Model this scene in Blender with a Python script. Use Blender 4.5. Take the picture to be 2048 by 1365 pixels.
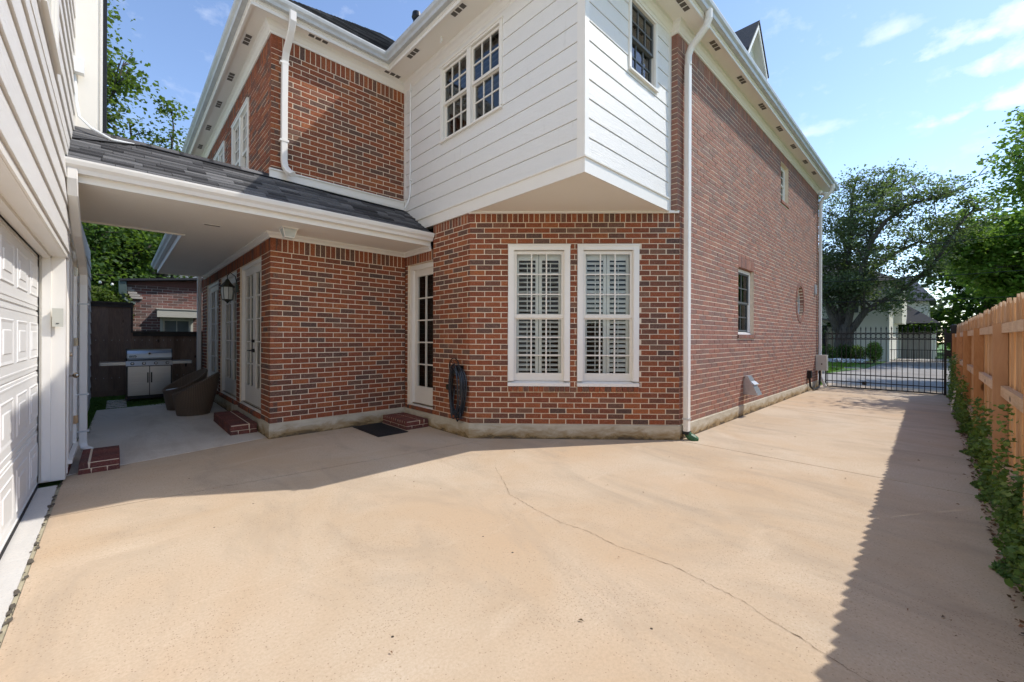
import bpy, bmesh, math, random
import numpy as np
from mathutils import Vector, Matrix
random.seed(7); rng=np.random.default_rng(7)
R=math.radians
sc=bpy.context.scene
for o in list(bpy.data.objects): bpy.data.objects.remove(o)
C=sc.collection
# ------------------------------------------------------------ camera, sky, sun, exposure
cam_d=bpy.data.cameras.new('camera'); cam=bpy.data.objects.new('camera',cam_d); C.objects.link(cam)
cam_d.sensor_width=36; cam_d.lens=36*825.9/2048; cam_d.clip_end=2000; cam_d.clip_start=.02
cam_d.shift_y=-(682.5-676.4)/2048
YAW=R(46.258); fw=Vector((math.cos(YAW),math.sin(YAW),0)); rt=Vector((math.sin(YAW),-math.cos(YAW),0)); up=Vector((0,0,1))
m=Matrix((( rt.x,up.x,-fw.x),(rt.y,up.y,-fw.y),(rt.z,up.z,-fw.z))).to_4x4()
cam.matrix_world=Matrix.Translation((0,0,1.5))@m@Matrix.Rotation(R(.2228),4,'Z')
sc.camera=cam
sun_from=Vector((.71,-.455,1.0)).normalized()
SUN_EL=math.asin(sun_from.z)
world=bpy.data.worlds.new('World'); sc.world=world; world.use_nodes=True
wn=world.node_tree; wn.nodes.clear(); WL=wn.links
wo=wn.nodes.new('ShaderNodeOutputWorld'); bg=wn.nodes.new('ShaderNodeBackground'); bg.inputs[1].default_value=.15
sky=wn.nodes.new('ShaderNodeTexSky'); sky.sky_type='NISHITA'; sky.sun_disc=False; sky.sun_elevation=SUN_EL
sky.sun_rotation=math.atan2(sun_from.x,sun_from.y); sky.air_density=1.0; sky.dust_density=.15; sky.ozone_density=1.8
def W_(op,a,b=0,c=None):
    n=wn.nodes.new('ShaderNodeMath'); n.operation=op
    for i,x in enumerate((a,b) if c is None else (a,b,c)):
        if isinstance(x,(int,float)): n.inputs[i].default_value=x
        else: WL.new(x,n.inputs[i])
    return n.outputs[0]
tc=wn.nodes.new('ShaderNodeTexCoord'); sep=wn.nodes.new('ShaderNodeSeparateXYZ'); WL.new(tc.outputs['Generated'],sep.inputs[0])
az=W_('ARCTAN2',sep.outputs[1],sep.outputs[0]); el=W_('ARCSINE',sep.outputs[2])
cmb=wn.nodes.new('ShaderNodeCombineXYZ'); WL.new(W_('MULTIPLY',az,9.0),cmb.inputs[0]); WL.new(W_('MULTIPLY',el,14.0),cmb.inputs[1])
nz=wn.nodes.new('ShaderNodeTexNoise'); nz.inputs['Scale'].default_value=1.6; nz.inputs['Detail'].default_value=8; nz.inputs['Roughness'].default_value=.6; WL.new(cmb.outputs[0],nz.inputs['Vector'])
nb=W_('SUBTRACT',nz.outputs[0],.5); mask=None
CLOUDS=[(-.12,.455,.17,.030,1.0),(-.14,.405,.12,.030,1.0),(-.11,.355,.12,.024,1.1),(.19,.385,.06,.018,.5),(.06,.50,.05,.02,.45),(1.42,.35,.07,.035,.55),(2.3,.42,.2,.05,.9),(3.3,.5,.25,.06,.9),(-1.4,.45,.22,.06,.9),(-2.3,.38,.2,.05,.8),(.72,.52,.1,.02,.2)]
for ca,ce,wa,we,am in CLOUDS:
    dx=W_('DIVIDE',W_('SUBTRACT',az,ca),wa); dy=W_('DIVIDE',W_('SUBTRACT',el,ce),we)
    below=W_('MULTIPLY',W_('LESS_THAN',dy,0),.9); dy=W_('MULTIPLY',dy,W_('ADD',1.0,below))
    d=W_('SQRT',W_('ADD',W_('MULTIPLY',dx,dx),W_('MULTIPLY',dy,dy)))
    mm=W_('MULTIPLY',W_('ADD',W_('SUBTRACT',1.0,d),W_('MULTIPLY',nb,2.6)),am*1.3); cl=wn.nodes.new('ShaderNodeClamp'); WL.new(mm,cl.inputs[0])
    mask=cl.outputs[0] if mask is None else W_('MAXIMUM',mask,cl.outputs[0])
thin=W_('MULTIPLY',W_('MAXIMUM',W_('SUBTRACT',nz.outputs[0],.56),0),1.1)
mask=W_('MAXIMUM',W_('MULTIPLY',mask,.72),thin)
mixc=wn.nodes.new('ShaderNodeMixRGB'); mixc.inputs[2].default_value=(4.6,4.7,5.0,1); WL.new(mask,mixc.inputs[0])
gain=wn.nodes.new('ShaderNodeMixRGB'); gain.blend_type='MULTIPLY'; gain.inputs[0].default_value=1; gain.inputs[2].default_value=(.87,.85,.88,1)
WL.new(sky.outputs[0],gain.inputs[1]); WL.new(gain.outputs[0],mixc.inputs[1])
WL.new(mixc.outputs[0],bg.inputs[0]); WL.new(bg.outputs[0],wo.inputs[0])
sl=bpy.data.lights.new('sun','SUN'); sl.energy=2.1; sl.angle=R(.5); sl.color=(1,.945,.87)
so=bpy.data.objects.new('sun',sl); C.objects.link(so); so.rotation_euler=sun_from.to_track_quat('Z','Y').to_euler()
sc.view_settings.view_transform='Standard'; sc.view_settings.look='None'; sc.view_settings.gamma=1; sc.view_settings.use_curve_mapping=False
sc.view_settings.exposure=1.0
sc.cycles.max_bounces=10; sc.cycles.diffuse_bounces=8; sc.cycles.transparent_max_bounces=16

# ------------------------------------------------------------ materials
def newmat(n):
    m=bpy.data.materials.new(n); m.use_nodes=True; t=m.node_tree; b=t.nodes['Principled BSDF']; return m,t,b
def N(t,ty,**k):
    n=t.nodes.new(ty)
    for a,v in k.items(): setattr(n,a,v)
    return n
def ramp(t,stops,inp=None,mode='LINEAR'):
    r=N(t,'ShaderNodeValToRGB'); e=r.color_ramp.elements; r.color_ramp.interpolation=mode
    while len(e)<len(stops): e.new(.5)
    for el,(p,c) in zip(e,stops): el.position=p; el.color=(*c,1) if len(c)==3 else c
    if inp is not None: t.links.new(inp,r.inputs[0])
    return r.outputs[0]
def coord(t): 
    g=N(t,'ShaderNodeNewGeometry'); return g.outputs['Position']
def mapn(t,v,scale=(1,1,1),rot=(0,0,0)):
    m=N(t,'ShaderNodeMapping'); m.inputs['Scale'].default_value=scale; m.inputs['Rotation'].default_value=rot; t.links.new(v,m.inputs[0]); return m.outputs[0]
def noise(t,v,s,d=4,r=.5,dist=0):
    n=N(t,'ShaderNodeTexNoise'); n.inputs['Scale'].default_value=s; n.inputs['Detail'].default_value=d; n.inputs['Roughness'].default_value=r; n.inputs['Distortion'].default_value=dist
    if v is not None: t.links.new(v,n.inputs['Vector'])
    return n.outputs[0]
def mix(t,f,a,b,mode='MIX'):
    m=N(t,'ShaderNodeMixRGB',blend_type=mode)
    for i,x in ((0,f),(1,a),(2,b)):
        if isinstance(x,(int,float)): m.inputs[i].default_value=x
        elif isinstance(x,tuple): m.inputs[i].default_value=(*x,1) if len(x)==3 else x
        else: t.links.new(x,m.inputs[i])
    return m.outputs[0]
def mth(t,op,a,b=0):
    m=N(t,'ShaderNodeMath',operation=op)
    for i,x in ((0,a),(1,b)):
        if isinstance(x,(int,float)): m.inputs[i].default_value=x
        else: t.links.new(x,m.inputs[i])
    return m.outputs[0]
def bump(t,b,h,st=.3,dist=.01):
    n=N(t,'ShaderNodeBump'); n.inputs['Strength'].default_value=st; n.inputs['Distance'].default_value=dist; t.links.new(h,n.inputs['Height']); t.links.new(n.outputs[0],b.inputs['Normal'])
def rnd(t):   # per-piece random: face attribute of joined meshes + object random of separate ones
    a=N(t,'ShaderNodeAttribute',attribute_name='rnd'); o=N(t,'ShaderNodeObjectInfo')
    return mth(t,'FRACT',mth(t,'ADD',a.outputs['Fac'],o.outputs['Random']))
def simple(n,col,rough=.5,metal=0,var=.06,vs=3.0,bs=0,bsc=40,spec=.5):
    m,t,b=newmat(n); p=coord(t)
    f=noise(t,p,vs,5,.6)
    c=mix(t,f,tuple(x*(1-var) for x in col),tuple(min(1,x*(1+var)) for x in col))
    t.links.new(c,b.inputs['Base Color']); b.inputs['Roughness'].default_value=rough; b.inputs['Metallic'].default_value=metal; b.inputs['Specular IOR Level'].default_value=spec
    if bs: bump(t,b,noise(t,p,bsc,4,.6),bs,.004)
    return m
M={}
def mk_brick(n,stops,pale_mix=0):
    m,t,b=newmat(n); p=coord(t); r=rnd(t)
    base=ramp(t,stops,r)
    f=noise(t,p,14,5,.65); c=mix(t,mth(t,'MULTIPLY',f,.55),base,(.05,.032,.03))
    g=noise(t,mapn(t,p,(60,60,60)),1,3,.7); c=mix(t,ramp(t,[(.52,(0,0,0)),(.72,(1,1,1))],g),c,mix(t,.45,base,(.42,.25,.19)))
    s=noise(t,mapn(t,p,(170,170,60)),1,2,.5); c=mix(t,ramp(t,[(.60,(0,0,0)),(.68,(.75,.75,.75))],s),c,(.04,.028,.025))
    if pale_mix: c=mix(t,pale_mix,c,(.42,.32,.29))
    t.links.new(c,b.inputs['Base Color']); b.inputs['Roughness'].default_value=.85; b.inputs['Specular IOR Level'].default_value=.25
    bump(t,b,noise(t,p,90,5,.7),.6,.006); return m
BST=[(0,(.31,.080,.030)),(.14,(.38,.108,.037)),(.28,(.24,.066,.030)),(.40,(.43,.138,.046)),(.52,(.32,.085,.033)),(.62,(.24,.082,.042)),(.72,(.16,.074,.050)),(.80,(.20,.10,.065)),(.88,(.11,.066,.052)),(.94,(.25,.125,.075)),(1,(.32,.088,.038))]
M['brick']=mk_brick('red_brick',BST)
M['brick_side']=mk_brick('driveway_wall_brick_glare',[(p_,tuple(.55*x*1.2+.45*y for x,y in zip(c_,(.27,.105,.065)))) for p_,c_ in BST],.22)  # house brick made paler: mortar smear and sun glare put into the colour
M['brick_old']=mk_brick('neighbour_brick',[(0,(.20,.06,.045)),(.3,(.27,.12,.10)),(.5,(.12,.07,.06)),(.7,(.32,.2,.17)),(.85,(.07,.05,.05)),(1,(.2,.07,.05))],.1)
M['brick_step']=mk_brick('step_brick',[(0,(.20,.055,.045)),(.3,(.13,.045,.04)),(.6,(.24,.07,.05)),(1,(.12,.05,.045))])
M['mortar']=simple('mortar',(.74,.62,.47),.95,0,.22,14,.5,120,.1)
M['mortar_old']=simple('old_mortar',(.5,.46,.42),.95,0,.2,9,.4,90,.1)
M['paint']=simple('white_trim_paint',(.82,.79,.73),.45,0,.05,2.5,.12,30)
M['soffit']=simple('soffit_paint',(.86,.82,.74),.6,0,.04,1.2,.05,20)
M['gutter']=simple('gutter_enamel',(.78,.75,.70),.35,0,.05,4,0)
M['gutterd']=simple('weathered_gutter',(.50,.52,.52),.35,0,.25,7,0)
M['sash']=simple('sash_paint',(.77,.73,.65),.4,0,.05,6,0)
M['dark_sash']=simple('dark_window_screen_frame',(.10,.11,.11),.5,0,.1,6,0)
M['louver']=simple('shutter_paint',(.9,.89,.85),.4,0,.03,6,0)
M['black']=simple('black_iron',(.012,.012,.013),.4,.3,.3,20,0)
M['rubber']=simple('black_rubber',(.012,.012,.013),.75,0,.3,30,.4,200)
M['hosem']=simple('hose_vinyl',(.022,.026,.034),.22,0,.2,20,0)
M['dark']=simple('dark_interior',(.03,.028,.026),.9,0,.3,3,0)  # near-black: the darkness of unlit rooms put into the colour
M['bronze']=simple('bronze_lantern',(.06,.065,.05),.4,.7,.3,20,0)
M['nickel']=simple('door_nickel',(.45,.38,.30),.25,1,.1,20,0)
M['vent']=simple('vent_mesh',(.12,.105,.09),.8,0,.4,150,0)
M['plastic']=simple('beige_plastic',(.55,.54,.47),.5,0,.04,6,0)
M['galv']=simple('galvanised_metal',(.55,.58,.62),.35,.8,.2,18,0)
M['steel']=None
def mk_siding(n,col,grain=.35,sc_=(6,6,60)):
    m,t,b=newmat(n); p=coord(t); r=rnd(t)
    g=noise(t,mapn(t,p,sc_),1,6,.65,1.5)
    c=mix(t,noise(t,p,2.2,4,.6),tuple(x*.95 for x in col),col)
    c=mix(t,mth(t,'MULTIPLY',r,.07),c,(.55,.53,.48))
    d=noise(t,mapn(t,p,(8,8,2)),1,6,.7); c=mix(t,ramp(t,[(.60,(0,0,0)),(.85,(.32,.32,.32))],d),c,(.42,.40,.34))
    t.links.new(c,b.inputs['Base Color']); b.inputs['Roughness'].default_value=.5; bump(t,b,g,grain,.012); return m
M['siding']=mk_siding('white_siding',(.80,.79,.76))
M['siding_grain']=mk_siding('woodgrain_white_siding',(.80,.78,.74),.7,(5,5,46))
M['garage_door']=simple('garage_door_enamel',(.83,.83,.81),.35,0,.03,1.5,.08,60)
def mk_shingle(n):
    m,t,b=newmat(n); p=coord(t); r=rnd(t)
    c=ramp(t,[(0,(.055,.054,.056)),(.25,(.10,.099,.102)),(.45,(.20,.198,.20)),(.65,(.075,.073,.075)),(.82,(.16,.158,.16)),(1,(.27,.265,.265))],r)
    g=noise(t,mapn(t,p,(260,260,260)),1,2,.6); c=mix(t,ramp(t,[(.35,(0,0,0)),(.7,(1,1,1))],g),mix(t,.5,c,(.02,.02,.022)),c)
    t.links.new(c,b.inputs['Base Color']); b.inputs['Roughness'].default_value=.95; b.inputs['Specular IOR Level'].default_value=.2; bump(t,b,g,.5,.004); return m
M['shingle']=mk_shingle('asphalt_shingle')
def mk_wood(n,c1,c2,axis='Z',knots=True,rough=.75,sp=7.0):
    m,t,b=newmat(n); p=coord(t); r=rnd(t)
    off=N(t,'ShaderNodeCombineXYZ'); t.links.new(mth(t,'MULTIPLY',r,37.0),off.inputs[0]); t.links.new(mth(t,'MULTIPLY',r,11.0),off.inputs[2])
    v=N(t,'ShaderNodeVectorMath',operation='ADD'); t.links.new(p,v.inputs[0]); t.links.new(off.outputs[0],v.inputs[1])
    s={'Z':(1,1,.12),'X':(.12,1,1),'Y':(1,.12,1)}[axis]
    q=mapn(t,v.outputs[0],s)
    w=noise(t,q,sp,3,.5,1.2); ring=mth(t,'FRACT',mth(t,'MULTIPLY',w,9.0)); ring=mth(t,'ABSOLUTE',mth(t,'SUBTRACT',ring,.5))
    fine=noise(t,mapn(t,v.outputs[0],tuple(x*90 if x==1 else 3 for x in s)),1,3,.6)
    c=mix(t,mth(t,'MULTIPLY',ring,1.7),c2,c1); c=mix(t,mth(t,'MULTIPLY',fine,.35),c,tuple(x*.55 for x in c2))
    r2=mth(t,'FRACT',mth(t,'MULTIPLY',r,7.31)); c=mix(t,mth(t,'MULTIPLY',r,.7),c,tuple(x*.66 for x in c2)); c=mix(t,mth(t,'MULTIPLY',r2,.35),c,tuple(.5*x+.5*sum(c1)/3 for x in c1)); wz=noise(t,mapn(t,v.outputs[0],(3,3,1)),1.3,5,.6); c=mix(t,ramp(t,[(.5,(0,0,0)),(.75,(.45,.45,.45))],wz),c,tuple(x*.5 for x in c2))
    if knots:
        vo=N(t,'ShaderNodeTexVoronoi'); vo.inputs['Scale'].default_value=4.5; t.links.new(mapn(t,v.outputs[0],tuple(1 if x==1 else .45 for x in s)),vo.inputs['Vector'])
        c=mix(t,ramp(t,[(.07,(1,1,1)),(.13,(0,0,0))],vo.outputs['Distance']),c,tuple(x*.22 for x in c2))
    t.links.new(c,b.inputs['Base Color']); b.inputs['Roughness'].default_value=rough; b.inputs['Specular IOR Level'].default_value=.25; bump(t,b,ring,.25,.004); return m
M['cedar']=mk_wood('new_cedar',(.76,.42,.18),(.58,.27,.10))
M['cedar_x']=mk_wood('new_pine_rail',(.82,.64,.46),(.66,.45,.28),'X')
M['picket']=mk_wood('cedar_picket',(.80,.53,.29),(.62,.34,.15),'Z',False)
M['darkwood']=mk_wood('dark_stained_fence',(.33,.195,.125),(.19,.11,.075))
M['darkcap']=mk_wood('dark_fence_cap',(.09,.07,.055),(.06,.045,.036),'X',False)
def mk_concrete(n,base,stain,dark,scl=1.0,pit=.42):
    m,t,b=newmat(n); p=coord(t)
    a=noise(t,p,.55*scl,6,.6,.6); c=mix(t,ramp(t,[(.40,(0,0,0)),(.60,(1,1,1))],a),base,stain); a4=noise(t,mapn(t,p,(1,1,1),(0,0,.8)),.22,5,.6,.4); c=mix(t,ramp(t,[(.44,(0,0,0)),(.60,(.6,.6,.6))],a4),c,tuple(x*y for x,y in zip(base,(1.05,.93,.82))))
    a2=noise(t,mapn(t,p,(1.6,.6,1)),1.0*scl,6,.68,1.0); c=mix(t,ramp(t,[(.48,(0,0,0)),(.60,(.35,.35,.35)),(.72,(.75,.75,.75))],a2),c,dark)
    a3=noise(t,mapn(t,p,(.7,2.2,1),(0,0,.5)),1.1,7,.7,.8); c=mix(t,ramp(t,[(.58,(0,0,0)),(.78,(.45,.45,.45))],a3),c,tuple(min(1,x*1.25) for x in stain))
    f=noise(t,p,60,5,.8); c=mix(t,ramp(t,[(.40,(.6,.6,.6)),(.58,(0,0,0))],f),c,tuple(x*.86 for x in base)); f2=noise(t,p,130,3,.8); c=mix(t,ramp(t,[(.56,(0,0,0)),(.74,(.4,.4,.4))],f2),c,tuple(min(1,x*1.25) for x in base))
    v=N(t,'ShaderNodeTexVoronoi'); v.inputs['Scale'].default_value=95; t.links.new(p,v.inputs['Vector'])
    sel=N(t,'ShaderNodeTexNoise'); sel.inputs['Scale'].default_value=1.1; t.links.new(p,sel.inputs['Vector'])
    sp=N(t,'ShaderNodeSeparateColor'); t.links.new(v.outputs['Color'],sp.inputs[0])
    pits=mth(t,'MULTIPLY',mth(t,'LESS_THAN',v.outputs['Distance'],.34),mth(t,'LESS_THAN',sp.outputs[0],mth(t,'MULTIPLY',mth(t,'POWER',sel.outputs[0],4.0),2.0)))
    c=mix(t,mth(t,'MULTIPLY',pits,pit),c,(.16,.09,.05))
    v2=N(t,'ShaderNodeTexVoronoi'); v2.inputs['Scale'].default_value=9; t.links.new(p,v2.inputs['Vector']); s2=N(t,'ShaderNodeSeparateColor'); t.links.new(v2.outputs['Color'],s2.inputs[0])
    c=mix(t,mth(t,'MULTIPLY',mth(t,'LESS_THAN',v2.outputs['Distance'],.07),mth(t,'LESS_THAN',s2.outputs[0],.03)),c,(.06,.045,.035))
    t.links.new(c,b.inputs['Base Color']); b.inputs['Roughness'].default_value=.9; b.inputs['Specular IOR Level'].default_value=.2
    h=mth(t,'SUBTRACT',noise(t,p,120,5,.7),mth(t,'MULTIPLY',pits,.8)); bump(t,b,h,.12,.002); return m
M['drive']=mk_concrete('tan_driveway_concrete',(.515,.395,.272),(.585,.49,.375),(.36,.295,.225))
M['patio']=mk_concrete('grey_patio_concrete',(.58,.52,.44),(.68,.63,.55),(.38,.31,.24),1.0,.25)
M['apron']=mk_concrete('pale_apron_concrete',(.60,.60,.58),(.66,.66,.63),(.5,.48,.44),1.4,.2)
M['road']=mk_concrete('street_concrete',(.30,.28,.26),(.38,.36,.33),(.2,.19,.18),.5,.1)
def mk_found():
    m,t,b=newmat('stained_foundation_concrete'); p=coord(t)
    sx=N(t,'ShaderNodeSeparateXYZ'); t.links.new(p,sx.inputs[0])
    a=noise(t,mapn(t,p,(2,2,5)),1.5,7,.7,.5)
    c=mix(t,ramp(t,[(.35,(0,0,0)),(.65,(1,1,1))],a),(.42,.37,.28),(.56,.51,.40))
    zz=mth(t,'ADD',sx.outputs[2],mth(t,'MULTIPLY',mth(t,'SUBTRACT',a,.5),.35))
    c=mix(t,ramp(t,[(.03,(1,1,1)),(.16,(0,0,0))],zz),c,(.30,.20,.08))
    c=mix(t,ramp(t,[(.0,(.9,.9,.9)),(.05,(0,0,0))],zz),c,(.07,.055,.04))
    t.links.new(c,b.inputs['Base Color']); b.inputs['Roughness'].default_value=.9; bump(t,b,noise(t,p,30,6,.7),.5,.01); return m
M['found']=mk_found()
def mk_leaf(n,stops,trans=.35):
    m=bpy.data.materials.new(n); m.use_nodes=True; t=m.node_tree; t.nodes.clear()
    out=N(t,'ShaderNodeOutputMaterial'); r=rnd(t); c=ramp(t,stops,r)
    d=N(t,'ShaderNodeBsdfPrincipled'); d.inputs['Roughness'].default_value=.55; d.inputs['Specular IOR Level'].default_value=.25; t.links.new(c,d.inputs['Base Color'])
    tr=N(t,'ShaderNodeBsdfTranslucent'); c2=mix(t,.6,c,(.22,.36,.03)); t.links.new(c2,tr.inputs[0])
    ms=N(t,'ShaderNodeMixShader'); ms.inputs[0].default_value=trans; t.links.new(d.outputs[0],ms.inputs[1]); t.links.new(tr.outputs[0],ms.inputs[2]); t.links.new(ms.outputs[0],out.inputs[0]); return m
M['oakleaf']=mk_leaf('oak_leaves',[(0,(.075,.095,.06)),(.5,(.14,.165,.105)),(.8,(.20,.23,.15)),(1,(.30,.32,.24))],.45)
M['mapleleaf']=mk_leaf('bright_leaves',[(0,(.06,.12,.025)),(.4,(.12,.24,.04)),(.8,(.22,.36,.07)),(1,(.34,.46,.12))],.5)
M['leftleaf']=mk_leaf('olive_leaves',[(0,(.06,.10,.02)),(.5,(.10,.15,.03)),(1,(.16,.20,.05))],.42)  # olive green for the left background trees and shrub
M['darkleaf']=mk_leaf('dark_green_leaves',[(0,(.035,.07,.02)),(.6,(.065,.125,.035)),(1,(.14,.24,.06))],.48)  # darker green for far trees, shrubs, hedges and turf
M['ivy']=mk_leaf('ivy_leaves',[(0,(.04,.085,.025)),(.5,(.09,.18,.05)),(.85,(.15,.26,.07)),(1,(.27,.36,.11))],.4)
M['litter']=mk_leaf('dead_leaves',[(0,(.06,.035,.02)),(.5,(.16,.08,.04)),(1,(.25,.12,.07))],.1)
M['grass']=mk_leaf('lawn_blades',[(0,(.08,.17,.02)),(.6,(.13,.27,.03)),(1,(.20,.35,.06))],.35)
M['turf']=simple('lawn_soil',(.09,.18,.03),.95,0,.5,4,.6,60)
M['soil']=simple('mulch_soil',(.05,.035,.025),.95,0,.5,25,.8,60)
def mk_bark():
    m,t,b=newmat('bark'); p=coord(t); g=noise(t,mapn(t,p,(5,5,1.1)),2,7,.7,1.5)
    t.links.new(ramp(t,[(.3,(.03,.026,.022)),(.7,(.17,.145,.12))],g),b.inputs['Base Color']); b.inputs['Roughness'].default_value=.95; bump(t,b,g,.9,.06); return m
M['bark']=mk_bark()
def mk_glass(n,tint=(.02,.02,.02),refl=1.0,spec=.5):
    m=bpy.data.materials.new(n); m.use_nodes=True; t=m.node_tree; t.nodes.clear(); out=N(t,'ShaderNodeOutputMaterial')
    fr=N(t,'ShaderNodeFresnel'); fr.inputs[0].default_value=1.5
    gl=N(t,'ShaderNodeBsdfGlossy'); gl.inputs['Roughness'].default_value=.01; gl.inputs[0].default_value=(1,1,1,1)
    tr=N(t,'ShaderNodeBsdfTransparent'); tr.inputs[0].default_value=(*tint,1)
    ms=N(t,'ShaderNodeMixShader'); t.links.new(mth(t,'MINIMUM',mth(t,'MULTIPLY',fr.outputs[0],.6*refl),.95),ms.inputs[0]); t.links.new(tr.outputs[0],ms.inputs[1]); t.links.new(gl.outputs[0],ms.inputs[2]); t.links.new(ms.outputs[0],out.inputs[0]); return m
M['glass']=mk_glass('window_glass',(.85,.88,.86))
M['glassup']=mk_glass('upstairs_glass',(.6,.65,.66),2.4)
def mk_wicker():
    m,t,b=newmat('brown_wicker'); p=coord(t)
    w=N(t,'ShaderNodeTexWave',bands_direction='Z'); w.inputs['Scale'].default_value=26; w.inputs['Distortion'].default_value=.6; t.links.new(p,w.inputs['Vector'])
    ga_=N(t,'ShaderNodeTexGradient',gradient_type='RADIAL'); oc=N(t,'ShaderNodeTexCoord'); t.links.new(oc.outputs['Object'],ga_.inputs[0]); w2s=mth(t,'ABSOLUTE',mth(t,'SINE',mth(t,'MULTIPLY',ga_.outputs['Fac'],260.0)))
    h=mth(t,'MULTIPLY',w.outputs['Fac'],mth(t,'ADD',w2s,.35))
    t.links.new(ramp(t,[(.05,(.05,.032,.02)),(.5,(.20,.135,.085)),(1,(.30,.22,.15))],h),b.inputs['Base Color']); b.inputs['Roughness'].default_value=.6; bump(t,b,h,.8,.008); return m
M['wicker']=mk_wicker()
def mk_steel():
    m,t,b=newmat('brushed_stainless'); p=coord(t)
    g=noise(t,mapn(t,p,(2,2,160)),1,3,.6); t.links.new(ramp(t,[(0,(.27,.27,.27)),(1,(.42,.42,.415))],g),b.inputs['Base Color']); b.inputs['Metallic'].default_value=1; b.inputs['Roughness'].default_value=.3
    bump(t,b,g,.05,.002); return m
M['steel']=mk_steel()
M['cushion']=simple('pale_cushion',(.62,.66,.68),.9,0,.05,9,.2,90)
M['darkroof']=simple('street_roof_shingle',(.035,.037,.045),.95,0,.4,9,.5,30)
M['greyroof']=simple('pale_grey_roof',(.15,.15,.17),.95,0,.4,9,.5,30)
M['stucco']=simple('cream_stucco',(.72,.69,.60),.9,0,.06,2,.2,20)
M['greywall']=simple('grey_wall',(.33,.36,.40),.9,0,.1,2,0)
M['greydoor']=simple('grey_garage_door',(.30,.28,.26),.6,0,.2,1.5,0)
M['stone']=simple('stone_surround',(.40,.33,.24),.9,0,.2,6,.4,30)
M['green']=simple('green_plastic',(.03,.12,.05),.5,0,.3,20,0)
M['frost']=simple('lamp_glass',(.55,.58,.55),.2,0,.1,10,0)
M['bulb']=simple('white_globe',(.85,.85,.82),.3,0,.02,10,0)
M['crackm']=simple('crack_dark',(.15,.10,.06),.95,0,.5,9,0)
M['jointm']=simple('joint_dirt',(.10,.085,.065),.95,0,.5,9,0)
M['jointw']=simple('joint_wood_strip',(.40,.36,.25),.95,0,.35,9,.3,40)
M['white']=simple('white_plastic',(.85,.86,.85),.4,0,.03,9,0)
M['steelgreen']=simple('grey_green_metal',(.10,.14,.13),.4,.3,.2,9,0)
M['blinds']=simple('window_blind',(.16,.17,.17),.7,0,.2,5,0)

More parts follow.
